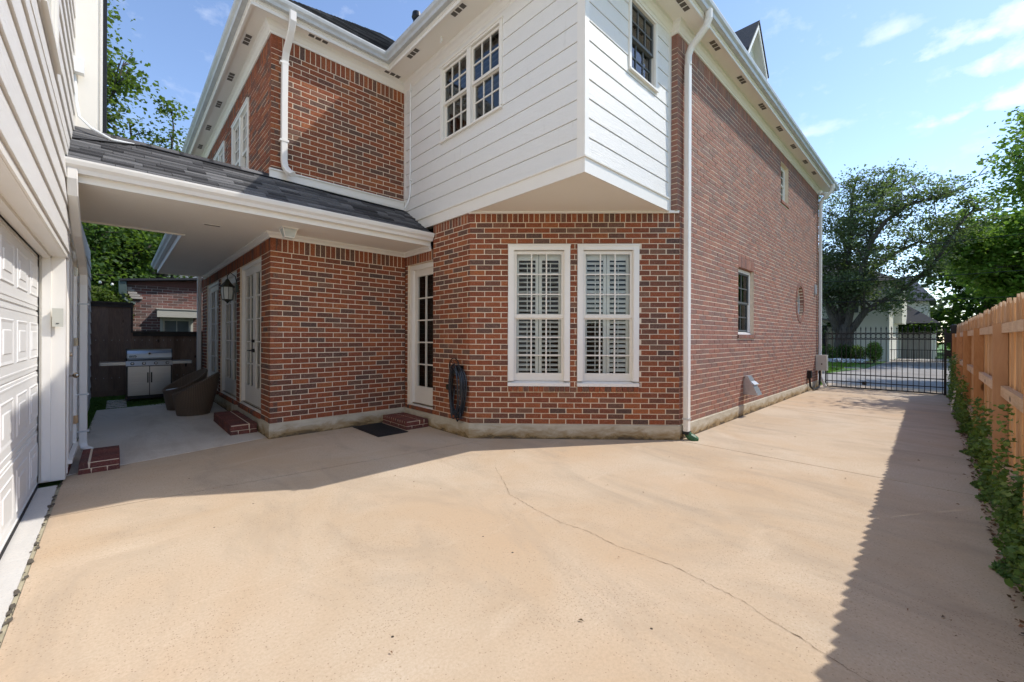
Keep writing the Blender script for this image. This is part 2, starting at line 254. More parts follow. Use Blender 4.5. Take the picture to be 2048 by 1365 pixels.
# ------------------------------------------------------------ mesh helpers
ORG={}
def frame(O,u):
    u=Vector((u[0],u[1],0)).normalized(); return (Vector((O[0],O[1],0)),u,Vector((u.y,-u.x,0)))
def FP(F,s,z,o=0):
    O,u,n=F; return (O.x+u.x*s+n.x*o,O.y+u.y*s+n.y*o,z)
class MB:
    def __init__(s): s.v=[];s.f=[];s.r=[]
    def add(s,vs,fs,r=0):
        k=len(s.v); s.v+=[tuple(x) for x in vs]; s.f+=[tuple(i+k for i in f) for f in fs]; s.r+=[r]*len(fs); return s
    def hexa(s,p,r=0):  # p: 8 points bottom 4 ccw, top 4
        return s.add(p,[(3,2,1,0),(4,5,6,7),(0,1,5,4),(1,2,6,5),(2,3,7,6),(3,0,4,7)],r)
    def box(s,x0,x1,y0,y1,z0,z1,r=0):
        return s.hexa([(x0,y0,z0),(x1,y0,z0),(x1,y1,z0),(x0,y1,z0),(x0,y0,z1),(x1,y0,z1),(x1,y1,z1),(x0,y1,z1)],r)
    def fbox(s,F,s0,s1,z0,z1,o0,o1,r=0):   # o0<o1 outward
        return s.hexa([FP(F,s0,z0,o1),FP(F,s1,z0,o1),FP(F,s1,z0,o0),FP(F,s0,z0,o0),FP(F,s0,z1,o1),FP(F,s1,z1,o1),FP(F,s1,z1,o0),FP(F,s0,z1,o0)],r)
    def fprism(s,F,prof,s0,s1,r=0):  # prof list of (o,z) extruded along s
        n=len(prof); a=[FP(F,s0,z,o) for o,z in prof]; b=[FP(F,s1,z,o) for o,z in prof]
        return s.add(a+b,[(i,(i+1)%n,n+(i+1)%n,n+i) for i in range(n)]+[tuple(range(n))[::-1],tuple(range(n,2*n))],r)
    def quad(s,*p,r=0): return s.add(p,[tuple(range(len(p)))],r)
    def brick(s,F,s0,s1,z0,z1,o=0,dep=.1,r=0,bv=.0035,j=.002):
        jj=[random.uniform(-j,j) for _ in range(4)]; o2=o+random.uniform(-j,j)
        pts=[FP(F,s0,z0,o-bv),FP(F,s1,z0,o-bv),FP(F,s1,z1,o-bv),FP(F,s0,z1,o-bv),
             FP(F,s0+bv,z0+bv,o2+jj[0]*.5),FP(F,s1-bv,z0+bv,o2+jj[1]*.5),FP(F,s1-bv,z1-bv,o2+jj[2]*.5),FP(F,s0+bv,z1-bv,o2+jj[3]*.5),
             FP(F,s0,z0,o-dep),FP(F,s1,z0,o-dep),FP(F,s1,z1,o-dep),FP(F,s0,z1,o-dep)]
        return s.add(pts,[(4,5,6,7),(0,1,5,4),(1,2,6,5),(2,3,7,6),(3,0,4,7),(8,9,1,0),(9,10,2,1),(10,11,3,2),(11,8,0,3)],r)
    def tube(s,path,rad,n=8,r=0,cap=True,sq=None):
        P=[Vector(p) for p in path]; k=len(s.v); rs=rad if isinstance(rad,(list,tuple)) else [rad]*len(P)
        T=[(P[min(i+1,len(P)-1)]-P[max(i-1,0)]).normalized() for i in range(len(P))]
        a=Vector((0,0,1)) if abs(T[0].z)<.9 else Vector((0,1,0)); U=T[0].cross(a).normalized()
        for i,p in enumerate(P):
            if i: U=(U-T[i]*U.dot(T[i])).normalized()
            V=T[i].cross(U)
            for j in range(n):
                an=2*math.pi*j/n+(math.pi/n if sq else 0)
                s.v.append(tuple(p+(U*math.cos(an)+V*math.sin(an))*rs[i]))
        for i in range(len(P)-1):
            for j in range(n):
                s.f.append((k+i*n+j,k+i*n+(j+1)%n,k+(i+1)*n+(j+1)%n,k+(i+1)*n+j)); s.r.append(r)
        if cap:
            s.f.append(tuple(k+j for j in range(n))[::-1]); s.f.append(tuple(k+(len(P)-1)*n+j for j in range(n))); s.r+=[r,r]
        return s
    def rtube(s,path,w,d,n_out=(0,-1,0),r=0):   # rectangular section along path; w across, d along outward
        P=[Vector(p) for p in path]; k=len(s.v); O=Vector(n_out)
        for i,p in enumerate(P):
            T=(P[min(i+1,len(P)-1)]-P[max(i-1,0)]).normalized(); W=T.cross(O).normalized(); D=W.cross(T).normalized()
            for a,b in ((-1,-.8),(-.8,-1),(-.2,-1),(-.14,-.84),(.14,-.84),(.2,-1),(.8,-1),(1,-.8),(1,.8),(.8,1),(-.8,1),(-1,.8)): s.v.append(tuple(p+W*a*w/2+D*b*d/2))
        n=12
        for i in range(len(P)-1):
            for j in range(n): s.f.append((k+i*n+j,k+i*n+(j+1)%n,k+(i+1)*n+(j+1)%n,k+(i+1)*n+j)); s.r.append(r)
        s.f.append(tuple(k+j for j in range(n))[::-1]); s.f.append(tuple(k+(len(P)-1)*n+j for j in range(n))); s.r+=[r,r]
        return s
    def lathe(s,cx,cy,prof,n=20,r=0,axis='Z'):
        k=len(s.v)
        for rr,z in prof:
            for j in range(n):
                a=2*math.pi*j/n; c,d=rr*math.cos(a),rr*math.sin(a)
                s.v.append((cx+c,cy+d,z))
        for i in range(len(prof)-1):
            for j in range(n): s.f.append((k+i*n+j,k+i*n+(j+1)%n,k+(i+1)*n+(j+1)%n,k+(i+1)*n+j)); s.r.append(r)
        s.f.append(tuple(k+j for j in range(n))[::-1]); s.f.append(tuple(k+(len(prof)-1)*n+j for j in range(n))); s.r+=[r,r]
        return s
    def sweep(s,path,prof,closed_prof=True,r=0):   # mitred sweep of (outward,z) profile along 2D path, outward=(u.y,-u.x)
        P=[Vector(p) for p in path]; k=len(s.v); n=len(prof)
        for i,p in enumerate(P):
            u1=(P[i]-P[i-1]).normalized() if i else None; u2=(P[i+1]-P[i]).normalized() if i<len(P)-1 else None
            if u1 is None: u1=u2
            if u2 is None: u2=u1
            n1=Vector((u1.y,-u1.x)); n2=Vector((u2.y,-u2.x)); b=(n1+n2).normalized(); b=b/max(.2,b.dot(n1))
            for o,z in prof: s.v.append((p.x+b.x*o,p.y+b.y*o,z))
        for i in range(len(P)-1):
            for j in range(n if closed_prof else n-1): s.f.append((k+i*n+j,k+i*n+(j+1)%n,k+(i+1)*n+(j+1)%n,k+(i+1)*n+j)); s.r.append(r)
        if closed_prof:
            s.f.append(tuple(k+j for j in range(n))[::-1]); s.f.append(tuple(k+(len(P)-1)*n+j for j in range(n))); s.r+=[r,r]
        return s
    def mesh(s,name,mat,org=(0,0,0),smooth=False):
        me=bpy.data.meshes.new(name); ox,oy,oz=org
        me.from_pydata([(x-ox,y-oy,z-oz) for x,y,z in s.v],[],s.f)
        if any(s.r):
            at=me.attributes.new('rnd','FLOAT','FACE'); at.data.foreach_set('value',s.r)
        me.materials.append(mat)
        if smooth: me.polygons.foreach_set('use_smooth',[True]*len(me.polygons))
        me.update(); return me
    def build(s,name,mat,parent=None,label=None,cat=None,group=None,kind=None,smooth=False,org=None):
        if not s.v: return None
        if parent is not None: org=ORG[parent.name]
        elif org is None:
            a=np.array(s.v); org=((a[:,0].min()+a[:,0].max())/2,(a[:,1].min()+a[:,1].max())/2,a[:,2].min())
            if kind=='structure': org=(0,0,0)
        me=s.mesh(name,M[mat] if isinstance(mat,str) else mat,org,smooth)
        o=bpy.data.objects.new(name,me); C.objects.link(o)
        ORG[o.name]=org
        if parent is not None: o.parent=parent
        else: o.location=org
        tag(o,label,cat,group,kind); return o
def tag(o,label=None,cat=None,group=None,kind=None):
    if label:o['label']=label
    if cat:o['category']=cat
    if group:o['group']=group
    if kind:o['kind']=kind
def thing(name,label,cat,loc,group=None):
    o=bpy.data.objects.new(name,None); C.objects.link(o); o.location=loc; o.empty_display_size=.1; ORG[o.name]=tuple(loc); tag(o,label,cat,group); return o
def inst(name,me,parent,pos,rz=0):   # shared mesh placed at world pos under parent
    o=bpy.data.objects.new(name,me); C.objects.link(o); o.parent=parent; g=ORG[parent.name]; o.location=(pos[0]-g[0],pos[1]-g[1],pos[2]-g[2]); o.rotation_euler=(0,0,rz); ORG[o.name]=g; return o
def copy_thing(root,loc,rz=0,label=None):
    def cp(o,par):
        c=o.copy(); C.objects.link(c); c.parent=par
        for ch in o.children: cp(ch,c)
        return c
    c=cp(root,None); c.location=loc; c.rotation_euler=(0,0,rz)
    if label: c['label']=label
    return c

# ------------------------------------------------------------ brick walls
ZB=.22; CO=.0792; JT=.0108; BL=.245
def merge_cut(a,b,cuts):
    iv=[(a,b)]
    for c0,c1 in cuts:
        nv=[]
        for x0,x1 in iv:
            if c1<=x0 or c0>=x1: nv.append((x0,x1)); continue
            if c0>x0: nv.append((x0,c0))
            if c1<x1: nv.append((c1,x1))
        iv=nv
    return iv
INDIV=[]   # individually built bricks
def brick_wall(F,L,z0,z1,openings=(),MBb=None,MBm=None,indiv=False,phase=0,course=CO,bl=BL,soldiers=(),o=0.0,depth=.1,start=0.0,top_soldier=None,left_pad=0,right_pad=0):
    """openings: function(z)->[(s0,s1)] or (s0,s1,z0,z1). soldiers: (s0,s1,z0,z1)."""
    def cuts(za,zb):
        zc=(za+zb)/2; r=[]
        for q in openings:
            if callable(q): r+=q(zc)
            elif q[2]<zb-.02 and q[3]>za+.02: r.append((q[0],q[1]))
        return r
    def scuts(za,zb): return [(q[0],q[1]) for q in soldiers if q[2]<zb-.02 and q[3]>za+.02]
    zt=z1 if top_soldier is None else z1-top_soldier
    n=max(1,round((zt-z0)/course)); c=(zt-z0)/n
    for i in range(n):
        za=z0+i*c; zb=za+c; ph=(phase+(i%2)*.5)*bl+random.uniform(-.006,.006)
        k=[start-left_pad]; x=start-ph if ph>0 else start
        xs=[]; x=start-ph-bl
        while x<L+bl: xs.append(x); x+=bl
        for x0 in xs:
            for a,b in merge_cut(max(x0,start),min(x0+bl,L),cuts(za,zb)+scuts(za,zb)):
                if b-a<.022: continue
                A=a+(JT/2); B=b-(JT/2)
                if abs(a-start)<1e-6: A=a
                if abs(b-L)<1e-6: B=b
                if B-A<.02: continue
                r=random.random()
                if indiv and len(INDIV)<300: INDIV.append((F,A,B,za+JT/2,zb-JT/2,r))
                else: MBb.brick(F,A,B,za+JT/2,zb-JT/2,o,depth,r)
        for a,b in merge_cut(start,L,cuts(za,zb)):
            MBm.fbox(F,a+.004,b-.004,za,zb,o-depth-.02,o-.0045)
    if top_soldier:
        sol=[(start,L,zt,z1)]
        MBm.fbox(F,start+.004,L-.004,zt,z1,o-depth-.02,o-.0045)
    else: sol=[]
    for (s0,s1,a,b) in list(soldiers)+sol:
        m_=max(1,round((s1-s0)/course)); w=(s1-s0)/m_
        for i in range(m_):
            r=random.random(); A,B=s0+i*w+JT/2,s0+(i+1)*w-JT/2
            if (s0,s1,a,b) in sol:
                if i==0:A=s0
                if i==m_-1:B=s1
            MBb.brick(F,A,B,a+JT/2,b-JT/2 if (s0,s1,a,b) not in sol else b,o+(.0 if (s0,s1,a,b) in sol or b-a>.12 else .025),depth,r)

X1,Y2,XD,X3,YC,S_,Y4,ZLOW,ZT,ZS,XU,XE=1.627,6.845,3.83,3.81,2.812,8.709,2.699,2.995,5.99,3.386,5.917,15.78
YFAR=13.5
LY=S_-X3; RX=S_-Y4
house=thing('brick_house','two storey red brick house with white siding corner room and white eaves','house',(8,6,0))
F1=frame((X1,YFAR),(0,-1)); F2=frame((X1,Y2),(1,0)); FD=frame((XD,Y2),(0,-1)); F3=frame((X3,5.89),(0,-1)); FC=frame((X3,LY),(1,-1)); F4=frame((RX,Y4),(1,0))
F4u=frame((XU,Y4),(1,0)); F3s=frame((X3,Y2),(0,-1)); F5s=frame((X3,YC),(1,0)); FR=frame((XU,YC),(0,-1))
bb,bm_,bs=MB(),MB(),MB()
# ground floor french-door wall
d1=(YFAR-8.92,YFAR-7.37); d2=(YFAR-10.87,YFAR-9.21); d3=(YFAR-12.75,YFAR-11.12)
doors=[d1,d2,d3]
brick_wall(F1,YFAR-Y2,ZB,ZLOW,[(a,b,.27,2.77) for a,b in doors],bb,bm_,top_soldier=.225,soldiers=[(a,b,.2,.27) for a,b in ()])
for a,b in doors:
    k=int((b-a)/.08)
    for i in range(k): bb.brick(F1,a+i*(b-a)/k+.004,a+(i+1)*(b-a)/k-.004,ZB+.005,ZB+.07,.028,.12,random.random())
W2=XD-X1
brick_wall(F2,W2,ZB,ZLOW,[],bb,bm_,top_soldier=.225,phase=.3)
dd=(.09,1.0)
brick_wall(FD,Y2-5.9,ZB,ZLOW,[(dd[0],dd[1],.26,2.80)],bb,bm_,top_soldier=.19)
for i in range(12): bb.brick(FD,.09+i*.0758+.004,.09+(i+1)*.0758-.004,ZB+.003,ZB+.06,.012,.12,random.random())
F3L=5.89-LY
brick_wall(F3,F3L,ZB,ZS,[],bb,bm_,top_soldier=.165,phase=.2)
CH=(RX-X3)*math.sqrt(2)
w1c=(.575,1.495); w2c=(1.605,2.515)
brick_wall(FC,CH,ZB,ZS,[(w1c[0],w1c[1],.79,2.885),(w2c[0],w2c[1],.79,2.885)],bb,bm_,indiv=True,top_soldier=.165,phase=.1,soldiers=[(w1c[0],w1c[1],.70,.785),(w2c[0],w2c[1],.70,.785)])
# driveway wall (two storeys)
def oval(z):
    t=(z-2.5)/.44
    return [] if abs(t)>=1 else [(13.44-RX-.37*math.sqrt(1-t*t),13.44-RX+.37*math.sqrt(1-t*t))]
lowwin=(8.54-RX,9.47-RX,1.585,2.87); upwin=(11.47-RX,12.17-RX,4.84,5.77)
brick_wall(F4,XE-RX,ZB,ZT,[lowwin,upwin,oval],bs,bm_,top_soldier=.225,soldiers=[(lowwin[0],lowwin[1],2.87,3.08),(lowwin[0]-.04,lowwin[1]+.04,1.505,1.585),(upwin[0],upwin[1],4.76,4.84)])
brick_wall(F4u,RX-XU,ZS+.0,ZT,[],bs,bm_,top_soldier=.225)
brick_wall(FR,YC-Y4,ZS,ZT,[],bs,bm_,top_soldier=.225)
ov=MB()
for i in range(28):      # rowlock ring round the oval window
    a0=2*math.pi*i/28+.02; a1=2*math.pi*(i+1)/28-.02; s0=13.44-RX; pts=[]
    for a,k_ in ((a0,.0),(a1,.0),(a1,.11),(a0,.11)): pts.append((s0+(.37+k_)*math.cos(a),2.5+(.44+k_)*math.sin(a)))
    ov.add([FP(F4,s,z,.012) for s,z in pts]+[FP(F4,s,z,-.10) for s,z in pts],[(0,1,2,3),(0,4,5,1),(1,5,6,2),(2,6,7,3),(3,7,4,0)],random.random())
ov.build('window_surround','brick_side',house)
# upper brick walls
uw=[(YFAR-9.62,YFAR-8.25),(YFAR-11.85,YFAR-10.42)]
brick_wall(F1,YFAR-Y2,3.0,ZT,[(a,b,4.0,5.60) for a,b in uw],bb,bm_,top_soldier=.225)
brick_wall(F2,X3-X1,3.0,ZT,[],bb,bm_,top_soldier=.225,phase=.3)
bb.build('brickwork','brick',house,kind='stuff'); bs.build('brickwork','brick_side',house,kind='stuff',label='sunlit brickwork of the long driveway wall'); bm_.build('mortar','mortar',house)
cache={}
chwall_rz=math.atan2(-1,1)
for (F,A,B,za,zb,r) in INDIV:
    L_=round(B-A,2); key=(L_,int(r*3))
    if key not in cache:
        q=MB(); q.brick(frame((0,0),(1,0)),-L_/2,L_/2,-(CO-JT)/2,(CO-JT)/2,0,.1,0); cache[key]=q.mesh('brick',M['brick'])
    p=FP(F,(A+B)/2,(za+zb)/2,0); inst('brick',cache[key],house,p,chwall_rz)
# inner shell so no light leaks and upstairs rooms are dark
sh=MB()
sh.box(X1+.35,XE-.1,Y2+.35,13.2,.1,5.9); sh.box(RX+.35,XE-.2,Y4+.55,Y2+.3,.1,5.9); sh.box(X3+.6,RX+.3,Y4+2.6,Y2+.3,.1,3.3); sh.box(X3+.55,XU+.2,YC+.55,Y2+.3,ZS+.25,5.9)
sh.build('dark_inner_shell','dark',house)
# foundation
fo=MB(); fp=[(X1,YFAR),(X1,Y2),(XD,Y2),(XD,5.89),(X3,5.89),(X3,LY),(RX,Y4),(XE,Y4)]
fo.sweep(fp,[(.012,-.1),(.012,ZB-.012),(.0,ZB-.002),(-.3,ZB-.002),(-.3,-.1)]); fo.build('foundation','found',house)
# ---------------- siding corner room
sid=(3.56,ZT-.0); EXP=.2212
win_l=(Y2-5.655,Y2-4.17,4.64,5.88); win_r=(4.72-X3,5.465-X3,4.94,5.93)
def siding(F,L,z0,z1,cut,parent,mat,s_in=0,exp=EXP,proud=.016,name='siding_board'):
    i=0; z=z0
    while z<z1-.02:
        zt=min(z+exp,z1)
        iv=[(s_in,L)]
        for c in cut:
            if c[2]<zt-.01 and c[3]>z+.01: iv=[q for a,b in iv for q in merge_cut(a,b,[(c[0],c[1])])]
        # split rows crossing the top/bottom of an opening
        zs=[z,zt]
        iv2=[]
        for a,b in iv:
            if b-a>2.4 and i%2: c_=a+(b-a)*random.uniform(.3,.7); iv2+=[(a,c_-.0015),(c_+.0015,b)]
            else: iv2.append((a,b))
        for a,b in iv2:
            q=MB(); q.fprism(F,[(.001,z+.008),(proud+.003,z+.008),(proud+.004,z+.012),(.012,zt+.001),(.001,zt+.001)],a,b); q.build(name,mat,parent)
        for c in cut:
            for (p0,p1) in ((z,min(zt,c[2])),(max(z,c[3]),zt)):
                if c[2]<zt-.01 and c[3]>z+.01 and p1-p0>.02:
                    q=MB(); q.fprism(F,[(.001,p0+.008),(proud+.003,p0+.008),(.012,p1),(.001,p1)],c[0],c[1]); q.build(name,mat,parent)
        z+=exp; i+=1
siding(F3s,Y2-YC-.09,sid[0],sid[1],[win_l],house,'siding')
siding(F5s,XU-X3-.08,sid[0],sid[1],[win_r],house,'siding_grain',.06)
tr=MB()
tr.fbox(F3s,Y2-YC-.09,Y2-YC+.018,3.56,ZT,0,.02); tr.fbox(F5s,-.018,.06,3.56,ZT,0,.02); tr.fbox(F5s,XU-X3-.08,XU-X3-.002,ZS-.02,ZT,0,.02); tr.fbox(F3s,0.002,.07,3.4,ZT,0,.022)
tr.sweep([(X3,Y2-.01),(X3,YC),(XU-.08,YC)],[(0,ZS-.02),(.03,ZS-.02),(.03,3.53),(.048,3.535),(.05,3.552),(.0,3.565)])
tr.build('corner_trim','paint',house)
shs=MB()   # sheathing with window holes
def holed(mb,F,L,z0,z1,holes,o0,o1):
    ss=sorted({0,L,*[h[0] for h in holes],*[h[1] for h in holes]}); zz=sorted({z0,z1,*[h[2] for h in holes],*[h[3] for h in holes]})
    for a,b in zip(ss,ss[1:]):
        for c,d in zip(zz,zz[1:]):
            if not any(h[0]<=a+1e-6 and h[1]>=b-1e-6 and h[2]<=c+1e-6 and h[3]>=d-1e-6 for h in holes): mb.fbox(F,a,b,c,d,o0,o1)
holed(shs,F3s,Y2-YC,ZS+.004,6.1,[win_l],-.14,-.001); holed(shs,F5s,XU-X3,ZS+.006,6.1,[win_r],-.14,-.001); shs.build('sheathing','siding',house)
# soffit under the overhang of the corner room
so_=MB(); so_.add([(X3-.001,LY+.3,ZS-.004),(X3-.001,YC-.001,ZS-.004),(XU+.0,YC-.001,ZS-.004),(XU,Y4+.3,ZS-.004),(X3,LY+.3,ZS+.15),(X3,YC,ZS+.15),(XU,YC,ZS+.15),(XU,Y4+.3,ZS+.15)],[(0,1,2,3),(7,6,5,4),(0,4,5,1),(1,5,6,2),(2,6,7,3),(3,7,4,0)]); so_.build('overhang_soffit','soffit',house)
q=MB(); q.fbox(FC,-.02,CH-.02,ZS-.035,ZS+.002,-.02,.03); q.build('frieze_board','paint',house)
# ---------------- main eaves
ZSO=6.12
wallp=[(X1,14.0),(X1,Y2),(X3,Y2),(X3,YC),(XU,YC),(XU,Y4),(XE,Y4),(XE+.0,12.0)]
crown=MB(); crown.sweep(wallp[:-1],[(0,5.965),(.018,5.965),(.022,6.0),(.03,6.005),(.05,6.05),(.075,6.07),(.08,ZSO),(0,ZSO)]); crown.build('crown_moulding','paint',house)
fasc=[(1.32,14.0),(1.32,6.60),(3.37,6.60),(3.37,2.40),(16.35,2.40)]
wp=[(X1,14.0),(X1,Y2),(X3,Y2),(X3,YC),(16.35,YC)]
sf=MB()
for i in range(4):
    a,b,c,d=wp[i],wp[i+1],fasc[i+1],fasc[i]
    sf.add([(*a,ZSO),(*b,ZSO),(*c,ZSO),(*d,ZSO),(*a,ZSO+.03),(*b,ZSO+.03),(*c,ZSO+.03),(*d,ZSO+.03)],[(0,1,2,3),(7,6,5,4)])
sf.build('soffit','soffit',house)
fa=MB(); fa.sweep(fasc,[(-.03,6.09),(.0,6.09),(.0,6.14),(.012,6.145),(.012,6.30),(-.03,6.30)]); fa.build('fascia','paint',house)
def gutter_prof(z): return [(.0,z-.12),(.0,z),(.004,z),(.004,z-.112),(.055,z-.112),(.066,z-.075),(.095,z-.05),(.103,z-.012),(.090,z-.006),(.090,z+.001),(.112,z+.001),(.113,z-.018),(.103,z-.055),(.074,z-.085),(.062,z-.125)]
gu=MB(); gu.sweep([(fasc[0][0]-.013,14.02),(1.307,6.587),(3.357,6.587),(3.357,2.387),(16.4,2.387)],gutter_prof(6.30)); gu.build('gutter','gutterd',house)
def soffit_vent(x,y,z,ang,L=.30,w=.085,parent=house,n=3):
    q=MB(); F=frame((x,y),(math.cos(ang),math.sin(ang)))
    q.hexa([FP(F,-L/2-.015,z-.004,w/2+.012),FP(F,L/2+.015,z-.004,w/2+.012),FP(F,L/2+.015,z-.004,-w/2-.012),FP(F,-L/2-.015,z-.004,-w/2-.012),FP(F,-L/2-.015,z+.01,w/2+.012),FP(F,L/2+.015,z+.01,w/2+.012),FP(F,L/2+.015,z+.01,-w/2-.012),FP(F,-L/2-.015,z+.01,-w/2-.012)])
    v=q.build('soffit_vent','paint',parent); s=MB(); g=L/n
    for i in range(n): s.fbox(F,-L/2+i*g+.012,-L/2+(i+1)*g-.012,z-.007,z-.003,-w/2+.004,w/2-.004)
    s.build('vent_mesh','vent',v)
for y in (5.97,4.735): soffit_vent(3.465,y,ZSO,math.pi/2)
for x in (5.64,6.79,8.03,9.25,10.5,11.7,12.94,13.98): soffit_vent(x,2.50,ZSO,0)
for x in (2.24,3.48): soffit_vent(x,6.69,ZSO,0)
for y in (7.49,8.76,9.96,11.23,12.49): soffit_vent(1.45,y,ZSO,math.pi/2)
# roofs: stepped shingle rows
def roof_face(mb,A,B,C_,D,exp=.14,thick=.014,tabs=True):
    A,B,C_,D=map(Vector,(A,B,C_,D)); sl=((C_+D)/2-(A+B)/2); n=max(2,int(((D-A)+(C_-B)).length/2/exp)); nrm=(B-A).cross(sl).normalized()
    if nrm.z<0: nrm=-nrm
    for i in range(n):
        t0,t1=i/n,min(1,(i+1.15)/n); a,b=A.lerp(D,t0),B.lerp(C_,t0); c,d=B.lerp(C_,t1),A.lerp(D,t1); L=(b-a).length
        if L<.05: continue
        k=max(1,int(L/.3)); 
        for j in range(k):
            u0=max(0,(j+ (random.uniform(-.25,.25) if j else 0))/k); u1=min(1,(j+1+ .0)/k+ (0.02 if j<k-1 else 0))
            p=[a.lerp(b,u0),a.lerp(b,u1),d.lerp(c,u1),d.lerp(c,u0)]; h=thick+random.uniform(0,.008)
            mb.hexa([p[0],p[1],p[2],p[3],p[0]+nrm*h,p[1]+nrm*h,p[2]+nrm*.003,p[3]+nrm*.003],random.random())
PI_=math.pi; sp=.86
mr=MB()
def deck(mb,*p): mb.add([tuple(x) for x in p],[tuple(range(len(p)))])
def hip(x0,x1,y0,y1,z,faces,hipx0=True,hipx1=True):
    w=(y1-y0)/2; zr=z+w*sp; ym=(y0+y1)/2; a=x0+(w if hipx0 else 0); b=x1-(w if hipx1 else 0)
    fs={'S':((x0,y0,z),(x1,y0,z),(b,ym,zr),(a,ym,zr)),'N':((x1,y1,z),(x0,y1,z),(a,ym,zr),(b,ym,zr)),'W':((x0,y1,z),(x0,y0,z),(a,ym,zr),(a,ym,zr)),'E':((x1,y0,z),(x1,y1,z),(b,ym,zr),(b,ym,zr))}
    for k,v in fs.items():
        deck(mr,*[Vector(p)-Vector((0,0,.01)) for p in v])
        if k in faces: roof_face(rs_,*v)
rs_=MB()
hip(1.25,9.0,6.52,14.05,6.27,'SW',True,False)
hip(3.30,16.45,2.33,14.03,6.271,'SW',True,True)
mr.build('roof_deck','darkroof',house); rs_.build('roof_shingles','shingle',house,kind='stuff')
# roof vent pipe
q=MB(); q.tube([(4.5,7.62,7.6),(4.5,7.62,8.12)],.07,12); q.tube([(4.5,7.62,8.12),(4.5,7.62,8.17),(4.5,7.62,8.27)],[.075,.10,.085],12); q.build('vent_pipe','black',house,smooth=False)
# gable dormer on the driveway side roof
dm=MB(); DX,DY=11.35,3.35; dw=.62; z0=7.0; ze=8.45; zr=9.26
dm.add([(DX-dw,DY,z0),(DX+dw,DY,z0),(DX+dw,DY,ze),(DX,DY,zr-.05),(DX-dw,DY,ze),(DX-dw,DY+2.2,z0),(DX+dw,DY+2.2,z0),(DX+dw,DY+2.2,ze),(DX,DY+2.2,zr-.05),(DX-dw,DY+2.2,ze)],[(0,1,2,3,4),(5,0,4,9),(1,6,7,2),(9,4,3,8),(3,2,7,8)])
dm.build('dormer','paint',house)
q=MB()
for sg in (-1,1):
    a=Vector((DX,DY-.22,zr)); b=Vector((DX+sg*(dw+.17),DY-.22,ze-.22)); 
    for (p0,p1,d0,d1,m_) in ((0,0,0,0,0),):
        q.hexa([b,a,a+Vector((0,2.6,0)),b+Vector((0,2.6,0)),b+Vector((0,0,.05)),a+Vector((0,0,.05)),a+Vector((0,2.6,.05)),b+Vector((0,2.6,.05))])
q.build('dormer_roof','shingle',house)
q=MB()
for sg in (-1,1):
    a=Vector((DX,DY-.20,zr-.003)); b=Vector((DX+sg*(dw+.14),DY-.20,ze-.2)); d=Vector((0,0,-.16))
    q.hexa([b+d,a+d,a+d+Vector((0,.03,0)),b+d+Vector((0,.03,0)),b,a,a+Vector((0,.03,0)),b+Vector((0,.03,0))])
    q.hexa([b+d*.2,a+d*.2,a+d*.2+Vector((0,.2,0)),b+d*.2+Vector((0,.2,0)),b-Vector((0,0,.004)),a-Vector((0,0,.004)),a+Vector((0,.2,-.004)),b+Vector((0,.2,-.004))])
q.build('dormer_bargeboard','paint',house)
q=MB(); q.box(DX-.3,DX+.3,DY-.012,DY+.05,7.2,8.3); q.build('dormer_window','dark_sash',house)

# ---------------- windows
def sash(F,s0,s1,z0,z1,o,cols,rows,win,mat='sash',st=.045,bot=.05,mun=.02,glass='glass',depth=.035,top=None):
    top=top or st; q=MB()
    q.fbox(F,s0,s0+st,z0,z1,o-depth,o); q.fbox(F,s1-st,s1,z0,z1,o-depth,o); q.fbox(F,s0+st,s1-st,z0,z0+bot,o-depth,o-.001); q.fbox(F,s0+st,s1-st,z1-top,z1,o-depth,o-.001)
    a,b,c,d=s0+st,s1-st,z0+bot,z1-top
    for i in range(1,cols): x=a+(b-a)*i/cols; q.fbox(F,x-mun/2,x+mun/2,c,d,o-depth+.006,o-.006)
    for i in range(1,rows): z=c+(d-c)*i/rows; q.fbox(F,a,b,z-mun/2,z+mun/2,o-depth+.007,o-.007)
    q.build('sash',mat,win)
    for i in range(cols):
        for j in range(rows):
            x0=a+(b-a)*i/cols; x1=a+(b-a)*(i+1)/cols; y0=c+(d-c)*j/rows; y1=c+(d-c)*(j+1)/rows
            g=MB(); t0=random.uniform(-.0012,.0012); t1=random.uniform(-.0012,.0012); og=o-depth/2
            g.quad(FP(F,x0,y0,og+t0),FP(F,x1,y0,og+t1),FP(F,x1,y1,og-t0),FP(F,x0,y1,og-t1)); g.build('pane',glass,win)
def casing(F,s0,s1,z0,z1,w,o0,o1,parent,mat='paint',sill=.06,hdr=.02,name='window',label=None):
    q=MB(); q.fbox(F,s0,s0+w,z0+sill,z1,o0,o1); q.fbox(F,s1-w,s1,z0+sill,z1,o0,o1); q.fbox(F,s0+w,s1-w,z1-w,z1,o0,o1-.001)
    q.fbox(F,s0+w*.55,s0+w+.012,z0+sill,z1-w*.6,o0,o1-.014); q.fbox(F,s1-w-.012,s1-w*.55,z0+sill,z1-w*.6,o0,o1-.014)
    if hdr: q.fbox(F,s0-.005,s1+.005,z1-.018,z1+.004,o0,o1+.012)
    q.fprism(F,[(o0,z0),(o1+.018,z0),(o1+.018,z0+sill*.6),(o0,z0+sill)],s0-.003,s1+.003)
    return q.build(name,mat,parent,label=label)
def backing(F,s0,s1,z0,z1,o,win,mat='dark',name='room_backing'):  # by default a near-black panel standing in for an unlit room
    q=MB(); q.fbox(F,s0,s1,z0,z1,o-.02,o); q.build(name,mat,win)
